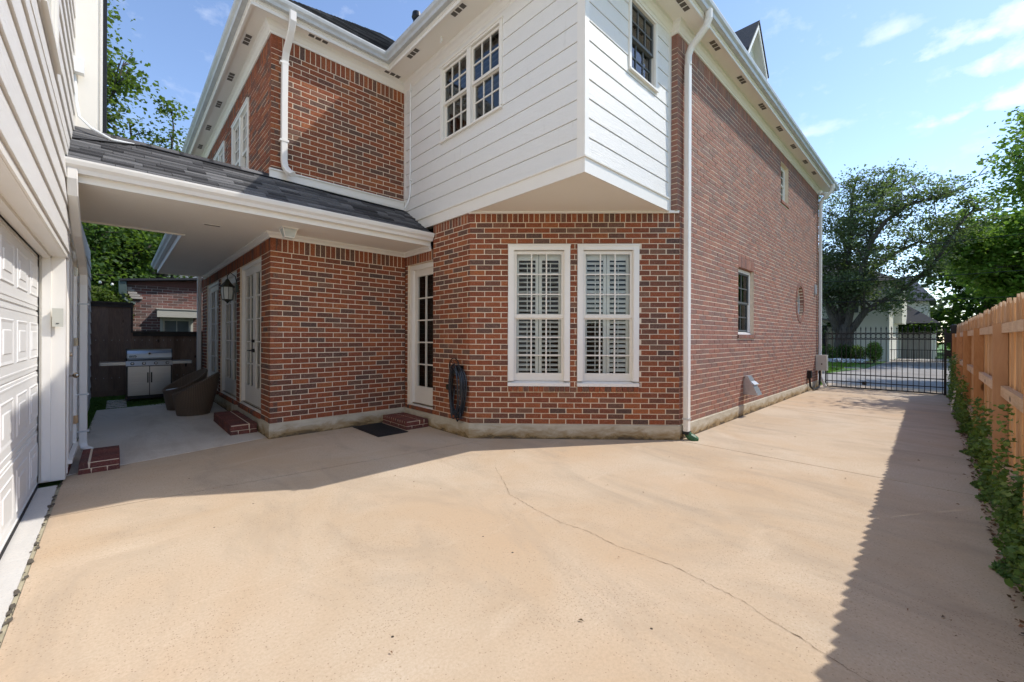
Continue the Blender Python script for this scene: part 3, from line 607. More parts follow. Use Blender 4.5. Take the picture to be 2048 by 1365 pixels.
# chamfer windows with plantation shutters
for wi,(a,b) in enumerate((w1c,w2c)):
    w=casing(FC,a,b,.785,2.89,.078,-.09,.012,house,sill=.075)
    ia,ib=a+.085,b-.085
    sash(FC,ia,ib,1.80,2.80,-.03,3,3,w,st=.042,bot=.055,top=.045)
    sash(FC,ia-.004,ib+.004,.86,1.83,-.055,3,3,w,st=.042,bot=.115,top=.05)
    q=MB(); q.fbox(FC,ia,ib,.84,.88,-.2,-.08); mid=(ia+ib)/2
    pan=[(ia+.03,mid-.004),(mid+.004,ib-.03)]
    for (p,r_) in pan:
        q.fbox(FC,p,p+.045,.88,2.80,-.155,-.125); q.fbox(FC,r_-.045,r_,.88,2.80,-.155,-.125)
        q.fbox(FC,p+.045,r_-.045,2.68,2.80,-.155,-.126); q.fbox(FC,p+.045,r_-.045,.88,.97,-.155,-.126); q.fbox(FC,p+.045,r_-.045,1.79,1.87,-.155,-.126)
    q.build('shutter_frame','louver',w)
    ang=(.42,.72)[wi]
    for pi,(p,r_) in enumerate(pan):
        for (za,zb) in ((.985,1.78),(1.885,2.67)):
            k=11
            for i in range(k):
                z=za+(zb-za)*(i+.5)/k; an=ang+random.uniform(-.04,.04)
                if wi==1 and pi==0 and za<1: an=.25
                dy=.030*math.cos(an); dz=.030*math.sin(an)
                l=MB(); l.hexa([FP(FC,p+.047,z-dz-.003,-.140+dy),FP(FC,r_-.047,z-dz-.003,-.140+dy),FP(FC,r_-.047,z+dz-.003,-.140-dy),FP(FC,p+.047,z+dz-.003,-.140-dy),FP(FC,p+.047,z-dz+.004,-.140+dy),FP(FC,r_-.047,z-dz+.004,-.140+dy),FP(FC,r_-.047,z+dz+.004,-.140-dy),FP(FC,p+.047,z+dz+.004,-.140-dy)])
                l.build('louver','louver',w)
    l=MB()
    for (p,r_) in pan:
        for (za,zb) in ((1.0,1.76),(1.9,2.64)): l.fbox(FC,(p+r_)/2-.005,(p+r_)/2+.005,za,zb,-.112,-.104)
    l.build('tilt_rod','louver',w)
    backing(FC,ia-.1,ib+.1,.7,2.95,-.6,w)
# bay side walls for darkness behind
# upstairs twin window
w=casing(F3s,win_l[0],win_l[1],win_l[2],win_l[3],.05,-.06,.035,house,sill=.045,hdr=.02)
midm=(win_l[0]+win_l[1])/2
q=MB(); q.fbox(F3s,midm-.045,midm+.045,win_l[2]+.04,win_l[3]-.05,-.06,.028); q.build('mullion','paint',w)
for a,b in ((win_l[0]+.055,midm-.047),(midm+.047,win_l[1]-.055)):
    sash(F3s,a,b,5.25,5.82,0.005,3,2,w,glass='glassup',st=.04,bot=.04); sash(F3s,a,b,4.69,5.28,-.03,3,2,w,glass='glassup',st=.04,bot=.05)
backing(F3s,win_l[0],win_l[1],win_l[2],win_l[3],-.4,w,'dark')
q=MB(); 
for i in range(6): q.fbox(F3s,win_l[0],win_l[1],5.3+i*.07,5.33+i*.07,-.35+i*.02,-.30+i*.02)
q.build('blind','blinds',w)
w=casing(F5s,win_r[0],win_r[1],win_r[2],win_r[3],.05,-.06,.035,house,sill=.04,hdr=.02)
sash(F5s,win_r[0]+.055,win_r[1]-.055,5.42,5.88,-.0,3,2,w,'dark_sash',.035,.035,.018,'glassup'); sash(F5s,win_r[0]+.055,win_r[1]-.055,4.985,5.45,-.03,3,2,w,'dark_sash',.035,.04,.018,'glassup')
backing(F5s,win_r[0],win_r[1],win_r[2],win_r[3],-.35,w)
# driveway wall windows
w=casing(F4,lowwin[0],lowwin[1],lowwin[2],lowwin[3],.06,-.12,-.075,house,sill=.05,hdr=0)
sash(F4,lowwin[0]+.06,lowwin[1]-.06,2.2,2.81,-.085,2,2,w,'dark_sash',.035,.035,.018); sash(F4,lowwin[0]+.06,lowwin[1]-.06,1.64,2.22,-.10,2,2,w,'dark_sash',.035,.04,.018); backing(F4,lowwin[0],lowwin[1],lowwin[2],lowwin[3],-.4,w,'blinds')
w=casing(F4,upwin[0],upwin[1],upwin[2],upwin[3],.05,-.12,-.08,house,sill=.05,hdr=0)
sash(F4,upwin[0]+.05,upwin[1]-.05,5.3,5.72,-.09,2,2,w,'sash',.035,.035,.018); sash(F4,upwin[0]+.05,upwin[1]-.05,4.89,5.32,-.10,2,2,w,'sash',.035,.04,.018); backing(F4,upwin[0],upwin[1],upwin[2],upwin[3],-.4,w)
q=MB(); s0=13.44-RX; n=28; k=[]
for rr,o_ in ((1,-.09),(.84,-.075),(.84,-.12),(1,-.12)):
    for i in range(n): a=2*PI_*i/n; k.append(FP(F4,s0+.375*rr*math.cos(a),2.5+.445*rr*math.sin(a),o_))
q.add(k,[(l*n+i,l*n+(i+1)%n,((l+1)%4)*n+(i+1)%n,((l+1)%4)*n+i) for l in range(4) for i in range(n)]); q.fbox(F4,s0-.01,s0+.01,2.12,2.88,-.115,-.085); q.fbox(F4,s0-.3,s0+.3,2.49,2.51,-.116,-.086)
w=q.build('oval_window','paint',house); q=MB(); q.quad(*[FP(F4,s0+.34*math.cos(2*PI_*i/n),2.5+.41*math.sin(2*PI_*i/n),-.1) for i in range(n)]); q.build('pane','glass',w); q=MB(); q.fbox(F4,s0-.4,s0+.4,2.0,3.0,-.5,-.48); q.build('room_backing','dark',w)
# upper windows french wall
for a,b in uw:
    w=casing(F1,a,b,4.0,5.60,.07,-.08,.02,house,sill=.06); m_=(a+b)/2
    q=MB(); q.fbox(F1,m_-.05,m_+.05,4.05,5.54,-.08,.01); q.build('mullion','paint',w)
    for p,r_ in ((a+.07,m_-.05),(m_+.05,b-.07)):
        sash(F1,p,r_,4.8,5.53,-.02,3,3,w,glass='glassup'); sash(F1,p,r_,4.06,4.83,-.05,3,3,w,glass='glassup')
    backing(F1,a,b,4.0,5.6,-.3,w)
# french doors
def french_door(F,a,b,z0,z1,o,parent,leaves=2,knob=True,rows=5,cols=2,cas=.06,thr=True):
    d=casing(F,a,b,z0-.0,z1,cas,o-.08,o+.02,parent,sill=.035,hdr=0,name='french_door')
    w=(b-a-2*cas)/leaves
    for i in range(leaves):
        s0=a+cas+i*w; sash(F,s0+.003,s0+w-.003,z0+.05,z1-cas,o-.02,cols,rows,d,st=.10,bot=.30,top=.12,mun=.022,depth=.045)
    backing(F,a,b,z0,z1,o-.35,d,'dark')
    if thr:
        q=MB(); q.fbox(F,a+cas,b-cas,z0+.036,z0+.052,o-.06,o+.015); q.build('threshold','nickel',d)
    if knob:
        sk=a+cas+w-.05 if leaves==2 else a+.12
        q=MB()
        for zz,r_ in ((z0+.98,.032),(z0+1.14,.026)):
            p0=FP(F,sk+.05*1.2,zz,o-.02); p1=FP(F,sk+.05*1.2,zz,o+.02); q.tube([p0,p1],r_,10)
        q.tube([FP(F,sk+.06,z0+.98,o+.02),FP(F,sk+.06,z0+.98,o+.055),FP(F,sk-.03,z0+.98,o+.06)],.011,8); q.build('door_handle','black',d)
    return d
for i,(a,b) in enumerate(doors): french_door(F1,a,b,.29,2.77,-.05,house,knob=(i==0))
french_door(FD,dd[0],dd[1],.28,2.80,-.07,house,leaves=1,knob=False,cols=2,cas=.085)
# flashing board on wall above breezeway roof, corner conduit
q=MB(); q.fbox(F2,-.02,X3-X1-.03,3.80,3.955,0,.03); q.fbox(F2,-.025,X3-X1-.03,3.955,3.975,0,.05); q.fbox(F2,0,X3-X1-.1,3.845,3.858,.03,.036); q.build('flashing_board','paint',house)
q=MB(); q.tube([(X3-.035,6.59,6.11),(X3-.035,6.59,4.05),(X3-.06,6.63,3.9),(X3-.1,6.70,3.80)],.012,8); 
for z in (5.9,5.1,4.3): q.box(X3-.05,X3-.018,6.56,6.62,z,z+.018)
q.build('conduit','white',house)
q=MB(); q.tube([(X3-.035,6.59,6.06),(X3-.035,6.59,6.12)],.026,8); q.build('pipe_collar','black',house)
# downspouts
def downspout(path,w,d,n_out,mat,parent,straps=(),name='downspout'):
    q=MB(); q.rtube(path,w,d,n_out); o=q.build(name,mat,parent); 
    return o
d_=downspout([(1.82,6.50,6.19),(1.82,6.50,6.06),(1.82,6.56,5.95),(1.80,6.74,5.72),(1.795,6.785,5.6),(1.79,6.79,5.0),(1.79,6.79,4.12),(1.80,6.77,4.02),(1.83,6.68,3.93),(1.86,6.60,3.885)],.085,.065,(0,-1,0),'gutter',house)
for z_ in (5.55,4.4): q=MB(); q.fbox(F2,.10,.22,z_,z_+.03,.02,.095); q.build('strap','gutter',d_)
for (x,zb_,lab) in ((6.11,.10,None),(15.68,.18,None)):
    q=MB(); pth=[(x,2.335,6.2),(x,2.335,6.08),(x,2.38,5.98),(x,2.58,5.80),(x,2.625,5.70),(x,2.63,5.55),(x,2.63,1.2),(x+.004,2.63,1.0),(x,2.63,.8),(x,2.63,.2)]
    if x<10: q.tube(pth[:6],.05,14); q.rtube(pth[5:]+[(x,2.63,.12)],.10,.075,(0,-1,0))
    else: q.tube(pth[:6],.05,12); q.rtube(pth[5:-1]+[(x,2.62,.35),(x,2.50,.05)],.09,.07,(0,-1,0))
    d_=q.build('downspout','gutter',house)
    if x<10:
        q=MB(); q.box(x-.056,x+.056,2.585,2.675,.30,.325); q.build('strap','galv',d_)
        q=MB(); q.rtube([(x,2.63,.13),(x,2.63,.085)],.115,.09,(0,-1,0)); q.add([(x-.05,2.56,.10),(x+.06,2.56,.10),(x+.10,2.53,.17),(x+.07,2.575,.09)],[(0,1,2,3)]); q.build('boot_wrap','rubber',d_)
        q=MB(); q.tube([(x+.01,2.62,.1),(x+.02,2.6,.06),(x+.05,2.54,.02),(x+.08,2.50,.008)],[.05,.055,.06,.04],10); q.build('drain_end','green',d_)
# flood light at the far eave corner
t_=thing('flood_light','white twin flood light under the far end of the driveway eave','flood light',(15.62,2.62,5.95))
q=MB(); q.tube([(15.62,2.62,5.93),(15.62,2.62,6.06)],.05,10); q.build('mount','white',t_)
for s in (-1,1): q=MB(); q.tube([(15.62,2.60,5.97),(15.62+s*.10,2.53,5.93),(15.62+s*.14,2.47,5.88),(15.62+s*.15,2.45,5.86)],[.02,.045,.065,.068],10); q.build('lamp_head','white',t_)
t_=thing('security_sensor','small white plastic sensor hanging from the soffit by the upstairs twin window','sensor',(3.60,5.35,6.08))
q=MB(); q.tube([(3.60,5.35,6.12),(3.60,5.35,6.07)],.018,8); q.tube([(3.60,5.35,6.075),(3.58,5.34,6.05),(3.57,5.34,6.02)],.014,8); q.build('sensor_body','white',t_)

# ------------------------------------------------------------ breezeway roof (covered walk)
bz=thing('breezeway','white covered walkway roof with grey shingles joining garage and house','breezeway',(1,6.9,3.0))
XG=-.38; YE=5.965; ZR=3.90; YR=6.95; ze=3.23; slope=(ZR-ze)/(YR-(YE-.06)); 
def zroof(y): return ze+slope*(y-(YE-.06))
rows=10; n_sh=0
for i in range(rows):
    y0=YE-.06+(YR-YE+.06)*i/rows; y1=min(YR,YE-.06+(YR-YE+.06)*(i+1.2)/rows)
    x=XG+.01-random.uniform(0,.2)
    while x<X3-.012:
        L_=random.choice([.18,.25,.32,.4]); xa=max(x,XG+.01); xb=min(x+L_,X3-.012)
        yy1=y1
        if xa<X1+.01<xb: xb=X1+.01
        if xb>X1+.011: yy1=min(y1,Y2-.04)
        if xb-xa>.02 and yy1-y0>.02:
            h=random.choice([.012,.022]); q=MB(); za,zb_=zroof(y0),zroof(yy1); g_=.004; xa+=g_*(xa>XG+.05)
            q.hexa([(xa,y0,za),(xb,y0,za),(xb,yy1,zb_),(xa,yy1,zb_),(xa,y0,za+h+.006),(xb,y0,za+h+.006),(xb,yy1,zb_+.004),(xa,yy1,zb_+.004)],random.random())
            q.build('shingle','shingle',bz); n_sh+=1
        x=xb if xb>x else x+L_
q=MB(); roof_face(q,(X1,7.98,ze),(XG,7.98,ze),(XG,YR,ZR),(X1,YR,ZR)); roof_face(q,(.62,13.2,ze),(.62,7.9,ze),(X1,7.9,3.85),(X1,13.2,3.85)); q.build('rear_shingles','shingle',bz,kind='stuff')
q=MB(); x=XG
while x<X1-.05:
    x2=min(x+.32,X1-.02); h=.02; q.add([(x,YR-.13,zroof(YR-.13)+h),(x2+.05,YR-.13,zroof(YR-.13)+h),(x2+.05,YR,ZR+.035),(x,YR,ZR+.035),(x2+.05,YR+.13,zroof(YR-.13)+h),(x,YR+.13,zroof(YR-.13)+h),(x,YR-.13,zroof(YR-.13)),(x2,YR-.13,zroof(YR-.13))],[(0,1,2,3),(3,2,4,5),(6,7,1,0)],random.random()); x=x2
q.build('ridge_cap','shingle',bz,kind='stuff')
q=MB(); q.tube([(XG+.02,6.5,zroof(6.5)+.03),(.2,6.80,zroof(6.8)+.035),(1.6,6.77,zroof(6.77)+.035),(2.6,6.72,zroof(6.72)+.035),(3.7,6.68,zroof(6.68)+.035)],.012,6); q.build('roof_cable','black',bz)
q=MB(); q.tube([(-.36,6.93,4.55),(-.345,6.90,4.2),(-.32,6.86,4.02),(-.22,6.80,3.90),(-.05,6.77,zroof(6.77)+.03),(.15,6.79,zroof(6.79)+.03)],.014,8); q.build('cable_conduit','white',bz)
q=MB(); q.box(-.378,-.28,6.86,6.95,4.53,4.70); q.build('cable_box','white',bz)
ZC=3.045
q=MB(); ce=[((XG,YE+.008),(X1,YE+.008),(X1,7.93),(XG,7.93)),((X1,YE+.008),(XD-.03,YE+.008),(XD-.03,Y2),(X1,Y2)),((.72,7.93),(X1,7.93),(X1,13.1),(.72,13.1))]
for f in ce: q.add([(x,y,ZC) for x,y in f]+[(x,y,ZC+.02) for x,y in f],[(0,1,2,3),(7,6,5,4),(0,1,5,4),(1,2,6,5),(2,3,7,6),(3,0,4,7)])
q.build('ceiling','soffit',bz)
q=MB(); q.sweep([(XG+.005,YE),(XD-.02,YE)],[(-.02,ZC-.01),(.0,ZC-.01),(.0,3.10),(.012,3.105),(.012,ze-.005),(-.02,ze-.005)])
q.sweep([(XD-.02,YE),(XD-.019,Y2-.3)],[(-.02,ZC-.009),(.0,ZC-.009),(.0,3.2),(-.02,3.2)])
q.box(XG,.74,7.93,7.955,ZC-.02,3.24); q.box(.70,.722,7.955,13.1,ZC-.02,3.16); q.box(.70,X1,13.1,13.12,ZC-.02,3.4); q.build('fascia','paint',bz)
q=MB(); q.sweep([(X1,13.1),(X1,Y2),(XD,Y2),(XD,YE+.02)],[(0,2.965),(.018,2.965),(.02,2.99),(.045,3.01),(.06,3.02),(.062,ZC-.001),(0,ZC-.001)]); q.build('crown_moulding','paint',bz)
q=MB(); q.sweep([(XG+.01,YE-.013),(3.80,YE-.013)],gutter_prof(ze)); q.build('gutter','gutter',bz)
q=MB(); q.sweep([(.70,13.2),(.70,7.96)],gutter_prof(ze+.02)); q.build('gutter','gutterd',bz,label='weathered grey gutter above the patio')
soffit_vent(.95,7.0,ZC,.0,.20,.05,bz,1)
q=MB(); q.rtube([(-.318,5.91,ze-.09),(-.318,5.91,3.05),(-.318,5.96,2.92),(-.316,6.5,2.62),(-.31,7.4,2.40),(-.308,7.55,2.30),(-.308,7.6,2.15),(-.308,7.6,.30),(-.308,7.6,.14),(-.295,7.57,.07),(-.24,7.50,.04)],.085,.075,(1,0,0)); d_=q.build('downspout','gutter',bz)
for z in (.28,.75,1.9): q=MB(); q.box(-.36,-.255,7.555,7.645,z,z+.02); q.build('strap','gutterd',d_)
q=MB(); q.rtube([(1.55,13.42,.25),(1.55,13.42,3.1)],.09,.07,(0,-1,0)); q.build('downspout','gutter',bz)

# ------------------------------------------------------------ garage
ga=thing('garage','white lap sided garage with a raised panel door','garage',(-2,3,0))
FG=frame((XG,-3.0),(0,1))   # for garage outward must be +x: u=(0,1) gives n=(1,0)
GL=6.38+3.0; GU=6.97+3.0; ZH=2.31
gwin=(3.95+3.0,4.98+3.0,3.63,4.9)
siding(FG,GU,3.60,9.2,[gwin],ga,'siding_grain',0,.2265,.022)
for z,L_ in ((ZH+.045,9.40),(ZH+.27,9.40),(ZH+.497,9.40),(ZH+.724,9.40),(ZH+.95,9.40),(ZH+1.07,9.6)):
    zt=min(z+.2265,3.60) if z<3.2 else 3.60
    if zt-z<.03: continue
    q=MB(); q.fprism(FG,[(.001,z+.008),(.025,z+.008),(.026,z+.012),(.012,zt+.001),(.001,zt+.001)],0,L_); q.build('siding_board','siding_grain',ga)
q=MB(); holed(q,FG,GU,ZH,9.2,[gwin],-.2,-.002); q.box(-5,XG-.2,-3,8.4,-.02,9.2); q.box(-5,XG-.22,8.4,14,-.02,3.3); q.fbox(FG,GL+.02,15.6,0.0,ZH,-.25,-.03); q.fbox(FG,GU,15.6,ZH,3.3,-.25,-.03); q.build('garage_wall','siding',ga)  # unseen rear block kept low so sky light reaches the patio
# set back wall siding beyond the corner
for i in range(14):
    z=.20+i*.2265
    if z>2.95: break
    q=MB(); q.fprism(FG,[(-.03,z),(-.012,z),(-.028,z+.23),(-.03,z+.23)],10.72,15.5); q.build('siding_board','siding',ga)
q=MB(); q.fbox(FG,-.02,GL+.02,ZH,ZH+.045,-.2,.012); q.fbox(FG,0,GL,ZH-.004,ZH+.0,-.18,.0)
q.fbox(FG,6.235+3.0,GL+.02,.03,ZH,-.18,.0)       # pilaster
q.fbox(FG,GL+.02,GL+.14,.05,2.62,-.04,.008); q.fbox(FG,6.2+3.0,6.25+3.0,0.05,ZH,-.16,-.10)
q.build('door_jamb','paint',ga)
q=MB(); q.fbox(FG,0,GL-.14,ZH-.03,ZH-.004,-.15,-.10); q.build('weather_strip','paint',ga)
# sectional door
gd=MB(); ODZ=-.19; gd.fbox(FG,0,9.25,.0,ZH-.01,ODZ-.05,ODZ-.012); gdo=gd.build('garage_door','garage_door',ga)
zs_=[-.02,.57,1.155,1.745,2.31]
for i in range(4):
    z0,z1=zs_[i]+.012,zs_[i+1]-.008
    q=MB(); q.fbox(FG,0,9.24,max(z0,.03),z1,ODZ-.011,ODZ); q.fbox(FG,0,9.24,z0+.035,z0+.05,ODZ,ODZ+.004); q.fbox(FG,0,9.24,z1-.04,z1-.025,ODZ,ODZ+.004); q.build('door_section','garage_door',gdo)
    s=9.24-.01
    while s>3.2:
        a,b=s-.54,s-.03; c,d=z0+.12,z1-.11; q=MB()
        def ring(aa,bb_,cc,dd_,o): return [FP(FG,aa,cc,o),FP(FG,bb_,cc,o),FP(FG,bb_,dd_,o),FP(FG,aa,dd_,o)]
        L0=ring(a,b,c,d,ODZ+.001); L1=ring(a+.010,b-.010,c+.010,d-.010,ODZ+.008); L2=ring(a+.03,b-.03,c+.03,d-.03,ODZ+.003); L3=ring(a+.10,b-.10,c+.08,d-.08,ODZ+.003); L4=ring(a+.108,b-.108,c+.088,d-.088,ODZ+.009); L5=ring(a+.13,b-.13,c+.11,d-.11,ODZ+.009)
        vs=L0+L1+L2+L3+L4+L5; fs=[(l*4+i_,l*4+(i_+1)%4,(l+1)*4+(i_+1)%4,(l+1)*4+i_) for l in range(5) for i_ in range(4)]+[(20,21,22,23)]
        q.add(vs,fs); q.build('raised_panel','garage_door',gdo); s-=.66
q=MB(); q.fbox(FG,0,9.24,.0,.028,ODZ-.02,ODZ+.012); q.build('bottom_seal','rubber',gdo)
# upstairs garage window
w=casing(FG,gwin[0],gwin[1],gwin[2],gwin[3],.07,-.05,.035,ga,sill=.06); sash(FG,gwin[0]+.07,gwin[1]-.07,gwin[2]+.05,gwin[3]-.07,0,2,2,w); backing(FG,gwin[0],gwin[1],gwin[2],gwin[3],-.3,w)
q=MB(); q.box(-.42,-.137,7.0,8.4,3.6,9.2); q.box(-.43,-.13,6.985,7.02,3.6,9.2); cz=q.build('chase','soffit',ga); q=MB(); q.box(-.13,-.095,6.975,7.06,3.6,9.2); q.build('corner_strip','black',ga)
q=MB(); q.box(-.152,-.131,6.972,6.99,3.6,9.2); q.box(-.378,-.35,6.975,6.99,3.6,9.2); q.build('corner_trim','paint',ga)
# side door
q=MB(); q.fbox(FG,9.43,9.50,.18,2.62,-.05,.012); q.fbox(FG,10.42,10.50,.18,2.62,-.05,.022); q.fbox(FG,9.50,10.42,2.55,2.62,-.05,.012); q.fbox(FG,9.43,10.50,.14,.18,-.08,.04); sd=q.build('side_door','paint',ga)
q=MB(); q.fbox(FG,9.50,10.42,.18,2.55,-.04,-.008); 
for a,b in ((9.6,9.92),(10.0,10.32)):
    for c,d in ((.4,1.05),(1.25,2.4)): q.fbox(FG,a,b,c,d,-.008,-.001)
q.build('door_leaf','siding',sd)
q=MB(); 
q.tube([FP(FG,9.60,1.07,-.01),FP(FG,9.60,1.07,.03)],.012,8); q.tube([FP(FG,9.60,1.07,-.008),FP(FG,9.60,1.07,.0)],.032,10)
q.build('knob_rosette','nickel',sd); q=MB(); q.tube([FP(FG,9.60,1.07,.03),FP(FG,9.60,1.07,.042),FP(FG,9.60,1.07,.06),FP(FG,9.60,1.07,.075),FP(FG,9.60,1.07,.082)],[.012,.026,.032,.026,.006],12); q.build('door_knob','nickel',sd); q=MB(); q.tube([FP(FG,9.60,1.30,.0),FP(FG,9.60,1.30,.03)],.024,10); q.build('deadbolt','nickel',sd)
for z in (.42,1.38,2.25):
    q=MB(); q.tube([FP(FG,10.43,z,.028),FP(FG,10.43,z+.1,.028)],.009,6); q.fbox(FG,10.41,10.45,z,z+.1,-.01,.024); q.build('hinge','nickel',sd)
t_=thing('keypad','beige garage door keypad mounted on the white door jamb','keypad',(-.43,6.2,1.6)); 
q=MB(); q.box(-.462,-.398,6.165,6.20,1.60,1.775); q.box(-.468,-.392,6.155,6.167,1.595,1.78); q.build('keypad_cover','plastic',t_); q=MB(); q.box(-.44,-.42,6.150,6.156,1.625,1.632); q.build('latch_slot','black',t_)
for (a,b) in ((8.9,9.0),): pass

# ------------------------------------------------------------ ground
gr=MB(); gr.quad((-120,-120,-.03),(200,-120,-.03),(200,200,-.03),(-120,200,-.03)); gr.build('ground','turf',kind='structure')
def slab(name,mat,poly,z0,z1):
    q=MB(); n=len(poly); q.add([(x,y,z0) for x,y in poly]+[(x,y,z1) for x,y in poly],[tuple(range(n,2*n))]+[(i,(i+1)%n,n+(i+1)%n,n+i) for i in range(n)]); return q.build(name,mat,kind='structure')
g=.007; XA=-.40; fe=lambda x:-.40+.0165*(x-4)   # driveway right edge
j1=lambda x:5.10-.10*(x+.4)                          # joint A
slab('driveway','drive',[(XA,-6),(5.985-g,-6),(5.985-g,Y4+.2),(4.2,j1(4.2)-g),(XA,j1(XA)-g)],-.12,0)
pe=lambda x:6.60+.225*x
slab('driveway','drive',[(XA,j1(XA)+g),(4.2,j1(4.2)+g),(4.2,Y2+.3),(1.9,Y2+.3),(X1-.02,pe(X1)),(XA,pe(XA))],-.12,0)
for a,b in ((5.985,10.55),(10.55,15.9),(15.9,17.55)):
    slab('driveway','drive',[(a+g,fe(a)-.02),(b-g,fe(b)-.02),(b-g,Y4+.2),(a+g,Y4+.2)],-.12,-.0005*(a>12))
slab('patio','patio',[(XA,pe(XA)+.003),(X1+.1,pe(X1+.1)+.003),(X1+.1,13.6),(.84,12.9),(.83,12.1),(-.29,11.8),(-.33,9.4),(XA,9.3)],-.12,.006)
slab('apron','apron',[(-.64,-6),(XA-.025,-6),(XA-.025,6.16),(-.64,6.16)],-.12,.002)
q=MB(); q.box(XA-.024,XA-.002,-6,6.1,-.05,-.008); q.build('expansion_joint','jointw',kind='structure')
q=MB(); q.box(-.3,22,-.2,3,-.12,-.045); q.box(-.4,4.5,-6,7.2,-.12,-.046); q.build('joint_dirt','jointm',kind='structure')
q=MB(); 
for i in range(60):
    y=random.uniform(2.5,6.3); x=XA-.012+random.uniform(-.014,.014); s=random.uniform(.008,.03); q.add([(x-s*.4,y-s,.004),(x+s*.5,y-s*.6,.006),(x+s*.3,y+s,.005),(x-s*.4,y+s*.7,.007)],[(0,1,2,3)],random.random())
q.build('joint_debris','jointm',kind='stuff',label='dark debris and soil filling the joint beside the garage apron',cat='debris')
# crack
ck=[(3.172,3.591),(3.0,3.3),(2.832,3.031),(2.721,2.863),(2.68,2.62),(2.65,2.457),(2.613,2.156),(2.647,1.886),(2.615,1.651),(2.632,1.436),(2.655,1.25),(2.626,1.043),(2.589,.778),(2.528,.661),(2.487,.495),(2.423,.364),(2.38,.2),(2.3,-.1)]
q=MB(); P=[]
for (x0,y0),(x1,y1) in zip(ck,ck[1:]):
    k=max(2,int(math.hypot(x1-x0,y1-y0)/.022))
    for i in range(k): t=i/k; P.append((x0+(x1-x0)*t+random.uniform(-.008,.008),y0+(y1-y0)*t+random.uniform(-.004,.004),abs(random.gauss(.0004,.0008))+.0004))
for a,b in zip(P,P[1:]): q.quad((a[0]-a[2],a[1],.003),(b[0]-b[2],b[1],.003),(b[0]+b[2],b[1],.003),(a[0]+a[2],a[1],.003))
q.build('crack','crackm',kind='structure')
# loose twigs and leaves
q=MB()
for i in range(70):
    x=random.uniform(.2,9); y=random.uniform(-.1,4.5) if random.random()<.6 else random.uniform(-.3,.05)
    s=random.uniform(.006,.018); a=random.uniform(0,6.3); ca,sa=math.cos(a)*s,math.sin(a)*s
    q.add([(x-ca,y-sa,.006),(x+sa*.4,y-ca*.4,.012),(x+ca,y+sa,.006),(x-sa*.4,y+ca*.4,.013)],[(0,1,2,3)],random.random())
q.build('leaf_litter','litter',kind='stuff',label='small dead leaves and twigs scattered on the tan driveway',cat='litter')
# brick steps
def brick_step(label,x0,x1,y0,y1,h,front,group='brick steps at the doors'):
    """front: '-x' or '+x' side where headers show; bricks: bullnose rowlocks along front, stretchers behind"""
    t=thing('brick_step',label,'brick step',((x0+x1)/2,(y0+y1)/2,0),group); q=MB(); q.box(x0+.009,x1-.009,y0+.009,y1-.009,-.02,h-.006); q.build('mortar_bed','mortar',t)
    hl=.24; zz=h*.42
    def put(a,b,c,d,e,f):
        q=MB(); i_=.005; q.hexa([(a,c,e),(b,c,e),(b,d,e),(a,d,e),(a+i_,c+i_,f),(b-i_,c+i_,f),(b-i_,d-i_,f),(a+i_,d-i_,f)],random.random()); q.build('brick','brick_step',t)
    n=int(round((y1-y0)/.078)); w=(y1-y0)/n
    fx=(x0,x0+hl) if front=='-x' else (x1-hl,x1)
    for i in range(n): put(fx[0],fx[1],y0+i*w+.005,y0+(i+1)*w-.005,zz+.004,h)
    rest=(x0+hl+.008,x1) if front=='-x' else (x0,x1-hl-.008)
    m_=max(1,int(round((rest[1]-rest[0])/.078))); ww=(rest[1]-rest[0])/m_
    for j in range(m_):
        k=int(round((y1-y0)/.24)); 
        for i in range(k): put(rest[0]+j*ww+.003,rest[0]+(j+1)*ww-.003,y0+(y1-y0)*i/k+.004,y0+(y1-y0)*(i+1)/k-.004,zz+.004,h)
    k=int(round((y1-y0)/.24))
    for i in range(k):
        put(x0,x0+.1,y0+(y1-y0)*i/k+(.005 if i else 0),y0+(y1-y0)*(i+1)/k-.005,0,zz-.004); put(x1-.1,x1,y0+(y1-y0)*i/k+(.005 if i else 0),y0+(y1-y0)*(i+1)/k-.005,0,zz-.004)
    k=max(1,int(round((x1-x0-.2)/.24)))
    for i in range(k): put(x0+.1+(x1-x0-.2)*i/k+.004,x0+.1+(x1-x0-.2)*(i+1)/k-.004,y0,y0+.1,0,zz-.004)
brick_step('low red brick step below the first patio french door',1.245,1.60,7.45,8.97,.155,'-x')
brick_step('small red brick step between the black doormat and the single white door',3.39,3.80,6.0,6.83,.135,'-x')
brick_step('dark red brick step at the garage side door',-.30,.03,6.46,7.22,.125,'+x')
q=MB()
for i in range(4): q.brick(frame((XG+.012,6.42),(0,1)),i*.24,i*.24+.23,.03,.1,.0,.1,random.random())
for i in range(4): q.brick(frame((XG+.0,6.42),(0,1)),i*.24+.1,i*.24+.33,.11,.18,.0,.1,random.random())
q.build('threshold_brick','brick_step',ga)
# doormat
t_=thing('doormat','black ribbed rubber doormat beside the brick step','doormat',(3.1,6.35,.006))
q=MB(); q.box(2.84,3.34,5.86,6.80,.003,.014); q.build('mat_base','rubber',t_); q=MB()
for i in range(30): q.box(2.865,3.315,5.885+i*.03,5.905+i*.03,.014,.019)
q.build('mat_ribs','rubber',t_,kind='stuff')

